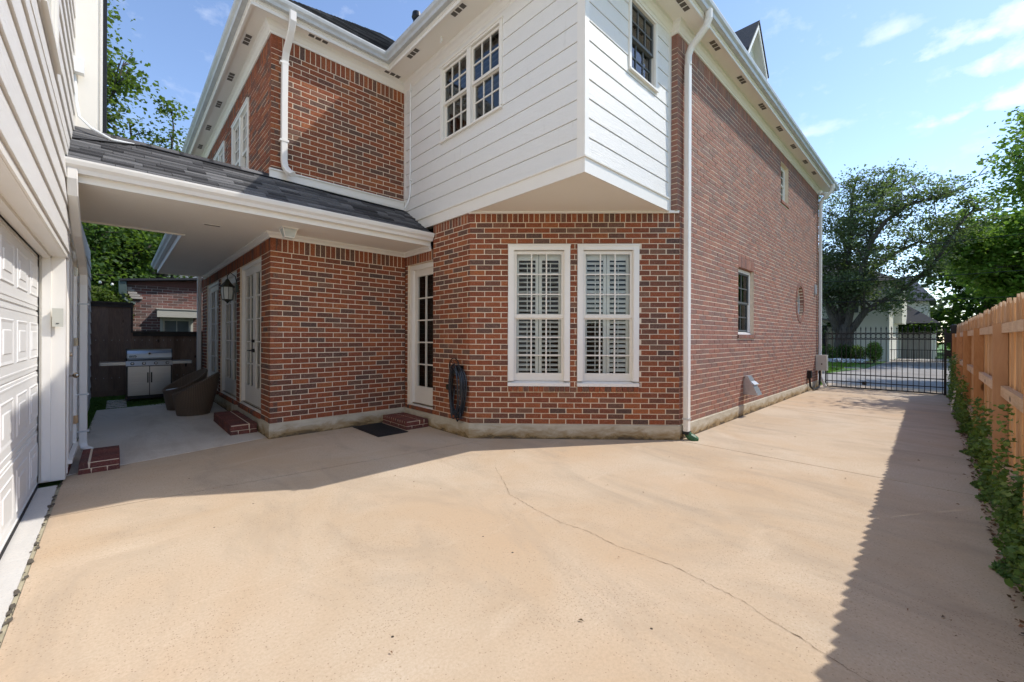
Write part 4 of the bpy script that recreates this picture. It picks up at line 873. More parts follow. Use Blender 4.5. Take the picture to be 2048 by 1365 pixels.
# ------------------------------------------------------------ patio objects
gl=thing('gas_grill','stainless steel gas grill with four knobs and two side shelves','grill',(.55,13.1,0))
gy=12.95
q=MB(); q.box(.16,.97,gy,gy+.5,.07,.82); q.box(.14,.99,gy-.01,gy+.51,.05,.09); q.build('cabinet','black',gl)
for a,b in ((.185,.555),(.57,.945)): q=MB(); q.box(a,b,gy-.025,gy-.003,.13,.80); dr=q.build('cabinet_door','steel',gl); q=MB(); hx=b-.025 if b<.6 else a+.025; q.box(hx-.012,hx+.012,gy-.05,gy-.026,.42,.66); q.build('handle','black',dr)
q=MB(); q.add([(.15,gy-.06,.82),(.98,gy-.06,.82),(.98,gy+.02,.82),(.15,gy+.02,.82),(.15,gy-.03,.93),(.98,gy-.03,.93),(.98,gy+.02,.93),(.15,gy+.02,.93)],[(0,3,2,1),(4,5,6,7),(0,1,5,4),(1,2,6,5),(2,3,7,6),(3,0,4,7)]); q.build('control_panel','steel',gl)
for x in (.26,.46,.67,.88): q=MB(); q.lathe(0,0,[(.034,0),(.034,.012),(.026,.014),(.022,.036),(.0,.037)],14); q.v=[(x+a,gy-.045-c,.875+b) for a,b,c in q.v]; q.build('knob','black',gl); q=MB(); q.lathe(0,0,[(.025,.030),(.019,.040),(0,.041)],12); q.v=[(x+a,gy-.045-c,.875+b) for a,b,c in q.v]; q.build('knob_cap','steel',gl)
q=MB(); prof=[(0,.93),(-.02,1.0),(-.0,1.10),(.07,1.17),(.2,1.20),(.36,1.19),(.46,1.10),(.48,.93)]; n=len(prof); V_=[(x,gy+a,z) for x in (.17,.96) for a,z in prof]; q.add(V_,[(i,i+1,n+i+1,n+i) for i in range(n-1)]+[tuple(range(n)),tuple(range(n,2*n))[::-1]]); q.build('lid','steel',gl)
q=MB(); 
for x in (.155,.96): q.add([(x,gy-.01+a*1.03,z+.008) for a,z in prof]+[(x+.018,gy-.01+a*1.03,z+.008) for a,z in prof],[tuple(range(n)),tuple(range(n,2*n))[::-1]]+[(i,n+i,n+i+1,i+1) for i in range(n-1)])
q.build('lid_end','black',gl)
q=MB(); q.tube([(.20,gy-.055,.975),(.93,gy-.055,.975)],.012,8); q.box(.22,.24,gy-.055,gy,.965,.985); q.box(.89,.91,gy-.055,gy,.965,.985); q.build('lid_handle','steel',gl)
q=MB(); q.lathe(0,0,[(.035,0),(.035,.02),(.03,.022),(0,.022)],16); q.v=[(.56+a,gy+.0-c,1.10+b) for a,b,c in q.v]; q.build('thermometer','steel',gl); q=MB(); q.lathe(0,0,[(.022,.022),(.022,.024),(0,.024)],12); q.v=[(.56+a,gy-c,1.10+b) for a,b,c in q.v]; q.build('dial','black',gl)
q=MB(); q.box(.21,.33,gy-.018,gy-.004,1.015,1.055); q.build('badge','black',gl)
try:
    cu=bpy.data.curves.new('lettering','FONT'); cu.body='weber'; cu.size=.042; cu.align_x='CENTER'; cu.align_y='CENTER'; to=bpy.data.objects.new('lettering',cu); C.objects.link(to)
    dg=bpy.context.evaluated_depsgraph_get(); me=bpy.data.meshes.new_from_object(to.evaluated_get(dg)); bpy.data.objects.remove(to); me.materials.clear(); me.materials.append(M['white'])
    lo=bpy.data.objects.new('badge_lettering',me); C.objects.link(lo); lo.parent=gl; lo.location=(.27-.55,gy-.0195-13.1,1.035); lo.rotation_euler=(PI_/2,0,0)
except Exception as e: print('text',e)
for a,b,c,d in ((-.28,.145,.145,'L'),(.985,1.35,.985,'R')):
    q=MB(); q.box(a,b,gy-.05,gy+.45,.885,.915); q.box(a,b,gy-.055,gy-.03,.845,.915); q.box(a-.004,a+.012,gy-.055,gy+.45,.84,.918) if d=='L' else q.box(b-.012,b+.004,gy-.055,gy+.45,.84,.918); q.build('side_shelf','steel',gl)
for x in (.19,.94):
    for y in (gy+.03,gy+.46): q=MB(); q.tube([(x-.015,y,.03),(x+.015,y,.03)],.03,12); q.build('caster','black',gl)
def tub_chair(label,loc,rz,cush=True):
    t=thing('wicker_chair',label,'wicker chair',(0,0,0),'wicker tub chairs on the patio'); n=48; V_=[];Fc=[]
    def rim(a): # a=0 is back
        f=(1+math.cos(a))/2; return .40+.40*f**1.3
    levels=12
    for side,rof in ((0,0),(1,-.035)):
        for l in range(levels+1):
            tt=l/levels
            for i in range(n):
                a=2*PI_*i/n; z=.0+(rim(a)-.0)*tt; zz=z/.8
                rx=.30+.11*math.sin(min(1,zz*1.15)*1.5)+.03*zz+rof; ry=.31+.10*math.sin(min(1,zz*1.15)*1.5)+.02*zz+rof
                V_.append((rx*math.cos(a)+.04*zz,ry*math.sin(a),max(z,.35 if side and False else z)))
    off=(levels+1)*n
    for side in (0,1):
        for l in range(levels):
            for i in range(n):
                q4=(side*off+l*n+i,side*off+l*n+(i+1)%n,side*off+(l+1)*n+(i+1)%n,side*off+(l+1)*n+i); Fc.append(q4 if side==0 else q4[::-1])
    for i in range(n): Fc.append((levels*n+i,levels*n+(i+1)%n,off+levels*n+(i+1)%n,off+levels*n+i))
    q=MB(); q.add(V_,Fc); q.build('shell','wicker',t,smooth=True)
    q=MB(); ring=[]
    for i in range(n+1):
        a=2*PI_*i/n; z=rim(a); zz=z/.8; ring.append(((.285+.11*math.sin(min(1,zz*1.15)*1.5)+.03*zz)*math.cos(a)+.04*zz,(.295+.10*math.sin(min(1,zz*1.15)*1.5)+.02*zz)*math.sin(a),z))
    q.tube(ring,.024,8,cap=False); q.build('rim','wicker',t,smooth=True)
    q=MB(); q.lathe(0.02,0,[(.34,.28),(.36,.33),(.355,.335)],28); q.build('seat','wicker',t)
    q=MB(); q.lathe(0.0,0,[(.28,.335),(.325,.35),(.335,.385),(.32,.415),(.25,.425)],28); q.build('cushion','cushion',t,smooth=True)
    t.location=loc; t.rotation_euler=(0,0,rz); return t
c1=tub_chair('brown wicker tub chair nearest the camera on the patio',(1.08,10.05,.006),R(-12)); c1.scale=(.86,.86,.98)
c2=copy_thing(c1,(1.0,10.95,.006),R(15),'brown wicker tub chair with its pale cushion showing, behind the other')
# lantern
ln=thing('wall_lantern','dark bronze glass lantern on the brick between the french doors','lantern',(1.60,9.06,2.3))
def lant(q,prof,cx,cy,n=6): q.lathe(cx,cy,prof,n)
q=MB(); q.tube([(1.62,9.06,2.42),(1.58,9.06,2.62),(1.50,9.06,2.68),(1.46,9.06,2.62),(1.46,9.06,2.54)],.008,8); q.box(1.60,1.627,9.0,9.12,2.33,2.47); q.build('bracket','bronze',ln)
q=MB(); q.lathe(1.46,9.06,[(.012,2.56),(.03,2.54),(.045,2.51),(.10,2.44),(.115,2.425),(.115,2.41),(.1,2.405)],8); q.lathe(1.46,9.06,[(.085,2.185),(.09,2.175),(.05,2.16),(.015,2.13),(.005,2.11)],8)
for i in range(8): a=2*PI_*i/8; q.tube([(1.46+.098*math.cos(a),9.06+.098*math.sin(a),2.41),(1.46+.105*math.cos(a),9.06+.105*math.sin(a),2.33),(1.46+.085*math.cos(a),9.06+.085*math.sin(a),2.18)],.005,5)
q.build('lantern_frame','bronze',ln)
q=MB(); q.lathe(1.46,9.06,[(.092,2.405),(.1,2.33),(.08,2.185)],8); q.build('lantern_glass','frost',ln)
# square ceiling light
jl=thing('ceiling_light','small white tapered square ceiling light on the walkway soffit','ceiling light',(1.76,6.45,2.9))
q=MB(); q.box(1.655,1.865,6.345,6.555,3.03,3.044); q.build('canopy','paint',jl)
q=MB(); 
def frus(q,cx,cy,h0,h1,a0,a1): q.hexa([(cx-a0,cy-a0,h0),(cx+a0,cy-a0,h0),(cx+a0,cy+a0,h0),(cx-a0,cy+a0,h0),(cx-a1,cy-a1,h1),(cx+a1,cy-a1,h1),(cx+a1,cy+a1,h1),(cx-a1,cy+a1,h1)])
frus(q,1.76,6.45,2.915,3.028,.055,.088); q.build('lamp_glass','frost',jl)
q=MB()
for sx in (-1,1):
    for sy in (-1,1): q.tube([(1.76+sx*.057,6.45+sy*.057,2.91),(1.76+sx*.092,6.45+sy*.092,3.03)],.007,5)
for a,b in (((-1,-1),(1,-1)),((1,-1),(1,1)),((1,1),(-1,1)),((-1,1),(-1,-1))): q.tube([(1.76+a[0]*.058,6.45+a[1]*.058,2.912),(1.76+b[0]*.058,6.45+b[1]*.058,2.912)],.008,5)
q.build('lamp_frame','paint',jl)
# hose on decorative reel
hs=thing('garden_hose','coiled black garden hose hanging from a round iron hose holder on the brick bay','garden hose',(3.72,5.12,.2))
q=MB(); cyh,czh=5.135,.93
for lp in range(9):
    path=[]; w_=.19-.011*lp+random.uniform(-.008,.008); h_=.385+random.uniform(-.05,.03); ph=random.uniform(0,6); xo=3.775-.013*lp-random.uniform(0,.01); bx=random.uniform(-.03,.03)
    for i in range(41):
        a=2*PI_*i/40; sx_=math.sin(a); path.append((xo+.006*math.sin(3*a+ph),cyh-.035+bx+w_*sx_*(1+.12*math.cos(a)),czh-.25+h_*math.cos(a)+.01*math.sin(2*a+ph)))
    q.tube(path,.011,8,cap=False)
q.tube([(3.76,5.02,.62),(3.755,5.0,.45),(3.75,5.04,.33),(3.74,5.0,.29),(3.74,4.965,.30)],.011,8)
q.tube([(3.75,5.19,.75),(3.73,5.2,.5),(3.72,5.13,.30),(3.72,5.07,.24),(3.72,5.0,.30),(3.73,5.02,.4)],.011,8)
q.build('hose','hosem',hs,smooth=True)
q=MB(); rc=(3.69,5.12,1.06); rr=.13
def circ(q,r0,x,rad,c=rc,n=28,sy=1): q.tube([(x,c[1]+r0*math.cos(2*PI_*i/n)*sy,c[2]+r0*math.sin(2*PI_*i/n)) for i in range(n+1)],rad,6,cap=False)
circ(q,rr,3.69,.008); circ(q,rr*.80,3.69,.005)
for k in range(7):
    a=PI_*k/6+PI_; q.tube([(3.69,rc[1]+.02*math.cos(a*2),rc[2]-.1),(3.688,rc[1]+.05*math.cos(a),rc[2]-.03),(3.69,rc[1]+.11*math.cos(a+.3),rc[2]+.05*math.sin(a*3))],.0055,5)
for k in range(5): circ(q,.024,3.69,.005,(0,rc[1]+.055*math.cos(k*1.256),rc[2]+.055*math.sin(k*1.256)),12)
q.tube([(3.69,5.12,1.0),(3.80,5.12,1.0)],.012,8); q.tube([(3.69,5.07,.96),(3.80,5.07,.96)],.006,8); q.tube([(3.69,5.17,.96),(3.80,5.17,.96)],.006,8); q.box(3.795,3.808,5.04,5.20,.92,1.08)
q.build('hose_holder','black',hs)
q=MB(); q.tube([(3.81,5.36,.72),(3.76,5.36,.72),(3.73,5.35,.70)],[.02,.022,.016],10); q.box(3.73,3.77,5.33,5.39,.69,.77); q.tube([(3.75,5.30,.80),(3.75,5.26,.80)],.018,8); q.build('hose_bib','bronze',hs)
# items on the driveway wall
t_=thing('dryer_vent','galvanised sheet metal vent hood low on the driveway wall','vent hood',(8.98,2.6,.42))
q=MB(); q.hexa([(8.83,2.50,.62),(9.10,2.50,.62),(9.10,2.52,.60),(8.83,2.52,.60),(8.90,2.68,.77),(9.06,2.68,.77),(9.06,2.70,.75),(8.90,2.70,.75)]); q.hexa([(8.83,2.44,.42),(9.10,2.44,.42),(9.10,2.46,.41),(8.83,2.46,.41),(8.83,2.62,.78),(9.06,2.62,.78),(9.06,2.69,.78),(8.83,2.69,.78)]); q.build('hood','galv',t_)
q=MB(); q.hexa([(8.84,2.47,.42),(8.85,2.47,.42),(8.85,2.698,.42),(8.84,2.698,.42),(8.84,2.60,.74),(8.85,2.60,.74),(8.85,2.698,.74),(8.84,2.698,.74)]); q.build('hood_side','galv',t_)
q=MB(); q.tube([(9.2,2.69,.56),(9.2,2.62,.56),(9.2,2.60,.50)],.014,8); q.box(9.17,9.23,2.59,2.62,.57,.59); q.build('water_tap','nickel',t_)
t_=thing('gate_motor_box','beige gate opener control box strapped to the far wall corner','control box',(15.55,2.52,.55))
q=MB(); q.box(15.38,15.60,2.42,2.69,.55,1.02); q.build('box_body','plastic',t_); q=MB(); q.box(15.60,15.72,2.44,2.68,.60,1.0); q.build('box_side','white',t_); q=MB(); q.tube([(15.37,2.54,.75),(15.385,2.54,.75)],.02,8); q.build('lock','black',t_)
q=MB(); q.tube([(15.45,2.60,.55),(15.46,2.60,.3),(15.40,2.6,.1),(15.2,2.58,.06),(14.9,2.58,.05),(14.5,2.6,.06),(14.38,2.64,.15),(14.38,2.66,.4)],.028,8); q.build('conduit_loop','black',t_)
t_=thing('meter_outlet','small black outlet box low on the driveway wall','outlet box',(14.38,2.65,.38)); q=MB(); q.box(14.28,14.46,2.61,2.698,.38,.60); q.box(14.30,14.44,2.60,2.612,.40,.58); q.build('box_body','black',t_)
t_=thing('wall_sensor','tiny grey plaque high on the driveway wall near its far corner','plaque',(15.3,2.68,2.9)); q=MB(); q.box(15.2,15.36,2.67,2.698,2.85,3.15); q.box(15.22,15.34,2.66,2.672,2.88,3.12); q.build('plaque','galv',t_)

# ------------------------------------------------------------ dark rear fence, neighbours on the left
FB=frame((-3.0,14.45),(1,0)); df=thing('rear_fence','dark brown stained board fence behind the grill, stepped down to the right','fence',(0,14.45,0))
s=0; 
while s<4.75:
    wdt=.142; hi=2.33 if s+3.0*0-3.0+wdt*.5<.28 else 1.60; q=MB(); o_=random.uniform(0,.012); q.fbox(FB,s+.002,s+wdt-.002,.04,hi,-.02,o_,random.random()); q.fbox(FB,s-.01,s+wdt+.01,.04,hi-.02,-.04,-.022); q.build('fence_board','darkwood',df); s+=wdt
q=MB(); q.fbox(FB,0,3.30,2.33,2.37,-.06,.06); q.fbox(FB,3.27,4.75,1.60,1.64,-.06,.06); q.fbox(FB,3.262,3.30,1.60,2.33,-.05,.05); q.fbox(FB,3.30,4.75,1.51,1.598,.013,.035); q.fbox(FB,0,3.262,2.24,2.328,.013,.035); q.build('cap_rail','darkcap',df)
q=MB(); q.fbox(FB,0,4.75,-.02,.14,-.04,.03); q.build('kick_board','darkwood',df)
q=MB()
for s in np.arange(.07,4.7,.142):
    for z in (.45,1.4): q.fbox(FB,s-.006,s+.006,z,z+.012,.012,.016)
q.build('nail_heads','galv',df,kind='stuff')
# artificial turf and stepping stones
q=MB(); q.quad((-1.0,9.0,.0),(1.75,9.0,.0),(1.75,14.5,.0),(-1.0,14.5,.0)); q.v=[(x,y,-.012) for x,y,z in q.v]; q.build('lawn','turf',kind='structure')
def blades(n,x0,x1,y0,y1,z,h,inside=None):
    x=rng.uniform(x0,x1,n*2); y=rng.uniform(y0,y1,n*2); 
    if inside is not None:
        k=inside(x,y); x=x[k];y=y[k]
    n=min(n,len(x)); x=x[:n];y=y[:n]; a=rng.uniform(0,6.28,n); w=h*.28; hh=h*rng.uniform(.6,1.2,n); lx=rng.normal(0,h*.4,n); ly=rng.normal(0,h*.4,n)
    v=np.empty((n,3,3)); v[:,0]=np.c_[x-np.cos(a)*w,y-np.sin(a)*w,np.full(n,z)]; v[:,1]=np.c_[x+np.cos(a)*w,y+np.sin(a)*w,np.full(n,z)]; v[:,2]=np.c_[x+lx,y+ly,z+hh]
    return v
def poly_mesh(name,v,mat,parent=None,label=None,cat=None,kind=None,rv=None,group=None):
    n,k,_=v.shape; org=ORG[parent.name] if parent is not None else (float(v[...,0].mean()),float(v[...,1].mean()),float(v[...,2].min()))
    me=bpy.data.meshes.new(name); w=(v-np.array(org)).reshape(-1,3).astype(np.float32)
    me.vertices.add(n*k); me.vertices.foreach_set('co',w.ravel()); me.loops.add(n*k); me.loops.foreach_set('vertex_index',np.arange(n*k,dtype=np.int32)); me.polygons.add(n); me.polygons.foreach_set('loop_start',np.arange(0,n*k,k,dtype=np.int32)); me.polygons.foreach_set('loop_total',np.full(n,k,dtype=np.int32))
    at=me.attributes.new('rnd','FLOAT','FACE'); at.data.foreach_set('value',(rv if rv is not None else rng.random(n)).astype(np.float32)); me.update(calc_edges=True); me.materials.append(M[mat])
    o=bpy.data.objects.new(name,me); C.objects.link(o); ORG[o.name]=org
    if parent is not None:o.parent=parent
    else:o.location=org
    tag(o,label,cat,group,kind); return o
bl=blades(26000,-.9,1.65,9.0,14.4,-.01,.03,lambda x,y:(y>12.9)|(x<-.3)|((y>11.85)&(x<.83)))
poly_mesh('artificial_grass',bl,'darkleaf',label='short dark green turf around the grill and patio edge',cat='grass',kind='stuff')
for i in range(5):
    q=MB(); y=11.95+i*.30; q.box(-.16,.16,y,y+.13,-.01,.022); q.build('stepping_stone','patio',label=['nearest','second','middle','fourth','farthest'][i]+' flat grey stepping stone strip in the turf beside the grill',cat='stepping stone',group='stepping stones in the turf')
# neighbour brick building beyond the dark fence
nb=thing('neighbour_garage','low mottled brick outbuilding with a sloping roof edge behind the dark fence','outbuilding',(2.2,16.5,0))
nbb,nbm=MB(),MB(); FN=frame((.15,16.5),(1,0))
brick_wall(FN,4.5,1.3,3.02,[(.82,1.57,1.3,2.08)],nbb,nbm,course=.081)
for r_ in range(4):
    pass
nbb.build('brickwork','brick_old',nb,kind='stuff'); nbm.build('mortar','mortar_old',nb)
q=MB(); q.box(.15,.2,16.5,19,0,3.0); q.box(.2,4.6,16.62,19,0,3.0); q.build('wall','greywall',nb)
q=MB(); q.hexa([(.05,16.3,3.10),(4.8,16.3,3.62),(4.8,19,3.62),(.05,19,3.10),(.05,16.3,3.16),(4.8,16.3,3.68),(4.8,19,3.68),(.05,19,3.16)]); q.build('roof','darkroof',nb)
nq=MB(); 
for i in range(8): pass
brick_extra=MB()
q=MB(); q.hexa([(.15,16.5,3.02),(4.6,16.5,3.02),(4.6,16.6,3.02),(.15,16.6,3.02),(.15,16.5,3.10),(4.6,16.5,3.60),(4.6,16.6,3.60),(.15,16.6,3.10)]); q.build('gable_brickwork','brick_old',nb)
q=MB(); q.fbox(FN,.72,1.70,2.09,2.32,0,.22); q.fbox(FN,.70,1.72,2.32,2.345,0,.24); q.build('awning_board','plastic',nb)
w=casing(FN,.80,1.60,1.3,2.09,.06,-.05,.02,nb,'plastic',sill=.03,hdr=0); sash(FN,.86,1.54,1.34,2.03,-.02,2,1,w,glass='glass'); backing(FN,.8,1.6,1.3,2.1,-.2,w,'blinds')
q=MB(); q.rtube([(.12,16.42,3.1),(.12,16.42,2.72)],.17,.14,(0,-1,0)); q.tube([(.12,16.42,2.75),(.13,16.42,2.6),(.25,16.44,2.5),(.38,16.46,2.46)],.045,8); q.build('rain_head','steelgreen',nb)
q=MB(); 
for i in range(5): q.brick(FN,.02+.03*i,.16+.06*i,2.95-.07*i-.06,2.95-.07*i,.05,.1,random.random())
q.build('corbel','mortar_old',nb)
gh=thing('rear_house','pale grey house wall glimpsed behind the trees beyond the dark fence','house',(-1,26,0)); q=MB(); q.box(-4.5,6,26,32,0,6.2); q.build('wall','greywall',gh); q=MB(); q.hexa([(-5,25.6,6.2),(6.4,25.6,6.2),(6.4,32.4,6.2),(-5,32.4,6.2),(-3,29,7.6),(4.4,29,7.6),(4.4,29.1,7.6),(-3,29.1,7.6)]); q.build('roof','greyroof',gh)
sl_=thing('string_lights','short string of white globe bulbs behind the dark fence','string lights',(-.3,17,2.8)); q=MB(); q.tube([(-1.2,17,3.3),(-.6,17,3.16),(-.1,17,3.1),(.3,17,3.22)],.006,5); q.build('wire','black',sl_)
for x,z in ((-.62,3.10),(-.36,3.08),(-.1,3.04),(.12,3.1)): q=MB(); q.lathe(x,17,[(.01,z+.04),(.03,z+.02),(.04,z-.01),(.03,z-.04),(.01,z-.05)],10); q.build('globe_bulb','bulb',sl_,smooth=True)

# ------------------------------------------------------------ iron gate
FGt=frame((16.1,2.56),(0,-1)); gt=thing('driveway_gate','black wrought iron driveway gate with a row of rings and spear finials','gate',(16.1,1.3,0))
q=MB(); LG=2.60
for z in (1.68,1.505,.43,.21): q.fbox(FGt,0,LG,z-.013,z+.013,-.013,.013)
q.fbox(FGt,0,LG,.015,.05,-.02,.02); q.build('rail','black',gt)
q=MB(); q.fbox(FGt,LG-.03,LG+.02,.0,1.76,-.025,.025); q.fbox(FGt,-.01,.025,.0,1.72,-.02,.02); q.build('stile','black',gt)
nb_=23
pk=MB(); f0=frame((0,0),(0,-1)); pk.fbox(f0,-.008,.008,.03,1.76,-.008,.008); pk.lathe(0,0,[(.008,1.755),(.018,1.765),(.010,1.785),(.020,1.81),(.012,1.84),(.0,1.885)],6); pme=pk.mesh('picket',M['black'])
rk=MB(); rk.tube([(0,.054*math.cos(2*PI_*i/20),1.5925+.072*math.sin(2*PI_*i/20)) for i in range(21)],.008,6,cap=False); rme=rk.mesh('ring',M['black'])
for i in range(nb_):
    s=.055+i*(LG-.11)/(nb_-1); inst('gate_bar',pme,gt,FP(FGt,s,0,0))
    if i<nb_-1: inst('gate_ring',rme,gt,FP(FGt,s+(LG-.11)/(nb_-1)/2,0,0))
q=MB(); q.fbox(FGt,.88,.98,.14,.24,-.03,.03); q.build('gate_wheel_housing','black',gt)
gp=thing('gate_post','square black steel gate post with brackets where gate meets wooden fence','gate post',(16.1,-.17,0)); q=MB(); q.box(16.0,16.14,-.27,-.13,0,1.86); q.box(15.985,16.155,-.285,-.115,1.86,1.885); q.lathe(16.07,-.2,[(.06,1.885),(.04,1.91),(0,1.915)],10); q.build('post','black',gp); q=MB(); q.box(16.02,16.12,-.13,-.03,1.0,1.22); q.box(16.02,16.12,-.13,-.03,1.42,1.68); q.box(16.04,16.10,-.06,-.01,.1,1.8); q.build('bracket','black',gp)
# ------------------------------------------------------------ new cedar fence
YF=lambda x:-.43+.018*x     # front face of posts
cf=thing('cedar_fence','new orange cedar picket fence seen from its post and rail side','fence',(9,-.4,0))
posts=[1.9,4.12,5.95,8.3,10.7,13.1,15.5]
for x in posts:
    q=MB(); r_=random.random(); q.hexa([(x,YF(x)-.09,-.02),(x+.09,YF(x)-.09,-.02),(x+.09,YF(x),-.02),(x,YF(x),-.02),(x,YF(x)-.09,1.655),(x+.09,YF(x)-.09,1.655),(x+.09,YF(x),1.655),(x,YF(x),1.655)],r_); q.build('fence_post','cedar',cf)
for a,b in zip(posts,posts[1:]+[16.0]):
    for z0_,z1_,o in ((1.565,1.650,.05),(.98,1.075,.045),(.28,.37,.045)):
        q=MB(); x0=a+.09; x1=b; PK=lambda x:YF(x)-.0915; q.hexa([(x0,PK(x0),z0_),(x1,PK(x1),z0_),(x1,YF(x1)-o,z0_),(x0,YF(x0)-o,z0_),(x0,PK(x0),z1_),(x1,PK(x1),z1_),(x1,YF(x1)-o,z1_),(x0,YF(x0)-o,z1_)],random.random()); q.build('fence_rail','cedar_x',cf)
x=-.2
while x<16.0:
    w_=.135; h=1.875+random.uniform(-.022,.022); y=YF(x)-.092-random.choice([0,.004,.008]); q=MB(); t0=.016
    a,b=x+.003,x+w_-.004; e=.052
    pts=[(a,.04),(b,.04),(b,h-e),(b-e,h),(a+e,h),(a,h-e)]
    q.add([(p,y,z) for p,z in pts]+[(p,y-t0,z) for p,z in pts],[(0,1,2,3,4,5),(11,10,9,8,7,6)]+[(i,6+i,6+(i+1)%6,(i+1)%6) for i in range(6)],random.random()); q.build('fence_picket','picket',cf); x+=w_+random.uniform(0,.006)
# soil strip and ivy
q=MB(); q.add([(-2,-.36,-.02),(16,-.16,-.02),(16,-.9,-.02),(-2,-.9,-.02)],[(0,1,2,3)]); q.v=[(a,b,-.012) for a,b,c in q.v]; q.build('planting_bed','soil',kind='structure')
def leafpts(P,size,nr=None,up=.5,k=4):
    n=len(P); a=rng.normal(size=(n,3)); a[:,2]=np.abs(a[:,2])+up
    if nr is not None: a=a*.7+nr
    a/=np.linalg.norm(a,axis=1)[:,None]; b=rng.normal(size=(n,3)); u=np.cross(a,b); u/=np.linalg.norm(u,axis=1)[:,None]; w=np.cross(a,u)
    s=(size*rng.uniform(.6,1.35,n))[:,None]; fold=a*s*.18
    return np.stack([P-u*s*.55,P-w*s*.42+fold,P+u*s*.55,P+w*s*.42+fold],1)
LOBE=np.array([(0,-.55),(.30,-.48),(.62,-.30),(.40,.0),(.56,.34),(.20,.28),(0,.72),(-.20,.28),(-.56,.34),(-.40,.0),(-.62,-.30),(-.30,-.48)])
def lobed(P,size,up=.5):
    n=len(P); a=rng.normal(size=(n,3)); a[:,2]=np.abs(a[:,2])+up; a[:,1]+=.55; a/=np.linalg.norm(a,axis=1)[:,None]; b=rng.normal(size=(n,3)); b[:,2]-=.8
    u=np.cross(a,b); u/=np.linalg.norm(u,axis=1)[:,None]; w=np.cross(a,u); s=size*rng.uniform(.5,1.35,n)
    return np.stack([P+(u*x+w*y+a*(abs(x)*.25-.2*y*y))*s[:,None] for x,y in LOBE],1)
def ivy_pts(n):
    x=3.0+ (rng.random(n)**1.1)*13.0; base=-.38+.015*(x-4)   # soil/driveway edge
    H=.42+.18*np.sin(x*1.7)+.10*np.sin(x*4.1+1)+.08*np.sin(x*9.3)
    H=np.clip(H,.26,.85); t=rng.random(n); 
    y=base+.06*np.sin(x*3.3)+.04*np.sin(x*11)+.06-(rng.random(n)**.7)*.42; d=np.clip((base+.08-y)/.30,0,1); z=H*np.sqrt(d)*(rng.random(n)**.35)
    return np.c_[x,y,z+.01]
P=[ivy_pts(85000)]
# climbing stems up the posts and rails
for i in range(46):
    x0=random.uniform(3.6,15.6); y0=YF(x0)+.02; h=random.uniform(.35,1.25)*(1 if random.random()<.5 else .7); k=int(150*h); zz=rng.uniform(.1,h,k); P.append(np.c_[x0+.05*np.sin(zz*7+i)+rng.normal(0,.05,k),y0+rng.normal(0,.035,k),zz])
P=np.concatenate(P); 
poly_mesh('ivy',lobed(P,.030),'ivy',label='dense green ivy ground cover growing along and up the cedar fence',cat='ivy',kind='stuff')
n=1500; x=rng.uniform(2.5,16,n); P=np.c_[x,-.36+.015*(x-4)+rng.uniform(-.05,.10,n),rng.uniform(.005,.02,n)]; poly_mesh('fallen_leaves',leafpts(P,.028,up=2),'litter',label='brown fallen leaves along the ivy edge',cat='litter',kind='stuff')
q=MB()
for i in range(22):
    x=random.uniform(2.35,2.85); y=random.uniform(-.34,-.16); p=[(x,y,.006)]
    a=random.uniform(1.6,2.4)
    for k in range(5): x+=.014*math.cos(a); y+=.014*math.sin(a); a+=random.uniform(-.5,.5); p.append((x,y,.008+random.random()*.012))
    q.tube(p,.0018,4)
q.build('fallen_twigs','litter',label='thin dark broken twigs lying at the near fence corner',cat='twigs',kind='stuff')
q=MB()
for i in range(5): x=12.5+i*.35; q.tube([(x,-.12,.03),(x-.08,-.18,.42)],.008,5)
q.build('garden_stakes','white',label='thin white stakes leaning in the ivy near the gate',cat='stakes',kind='stuff')

# ------------------------------------------------------------ street side
slab('street','road',[(17.8,-60),(22.4,-60),(22.4,70),(17.8,70)],-.2,-.012)
def kerb(x,d): q=MB(); q.box(x,x+.16,-60,-.9,-.2,.10); q.box(x,x+.16,3.6,70,-.2,.10); q.build('kerb','road',kind='structure')
kerb(17.6,0); kerb(22.4,0)
slab('driveway','drive',[(17.56,-.6),(17.79,-.8),(17.79,3.5),(17.56,3.4)],-.12,-.006)
slab('opposite_driveway','road',[(22.42,-.75),(46,-.25),(46,2.45),(27.62,2.75),(22.42,3.5)],-.1,.006)
slab('lawn','turf',[(16.4,2.75),(17.59,2.75),(17.59,40),(16.4,40)],-.1,.012); slab('lawn','turf',[(16.4,-30),(17.59,-30),(17.59,-.5),(16.4,-.5)],-.1,.012)
slab('sidewalk','road',[(26.9,2.9),(27.8,2.8),(27.8,40),(26.9,40)],-.1,.03)
slab('lawn','turf',[(22.57,3.5),(27.62,2.8),(45,2.5),(45,40),(22.57,40)],-.1,.02); slab('lawn','turf',[(22.57,-30),(45,-30),(45,-.3),(22.57,-.78)],-.1,.02)
v=np.concatenate([blades(26000,22.7,32.5,3.5,12,.02,.08,lambda x,y:~((x>26.85)&(x<27.85))),blades(3000,16.5,17.55,2.8,6,.012,.08),blades(3000,16.5,17.55,-4,-.5,.012,.09),blades(12000,22.7,38,-8,-.8,.02,.09)])
poly_mesh('lawn_grass',v,'grass',label='bright green lawn grass on both sides of the street beyond the gate',cat='grass',kind='stuff')
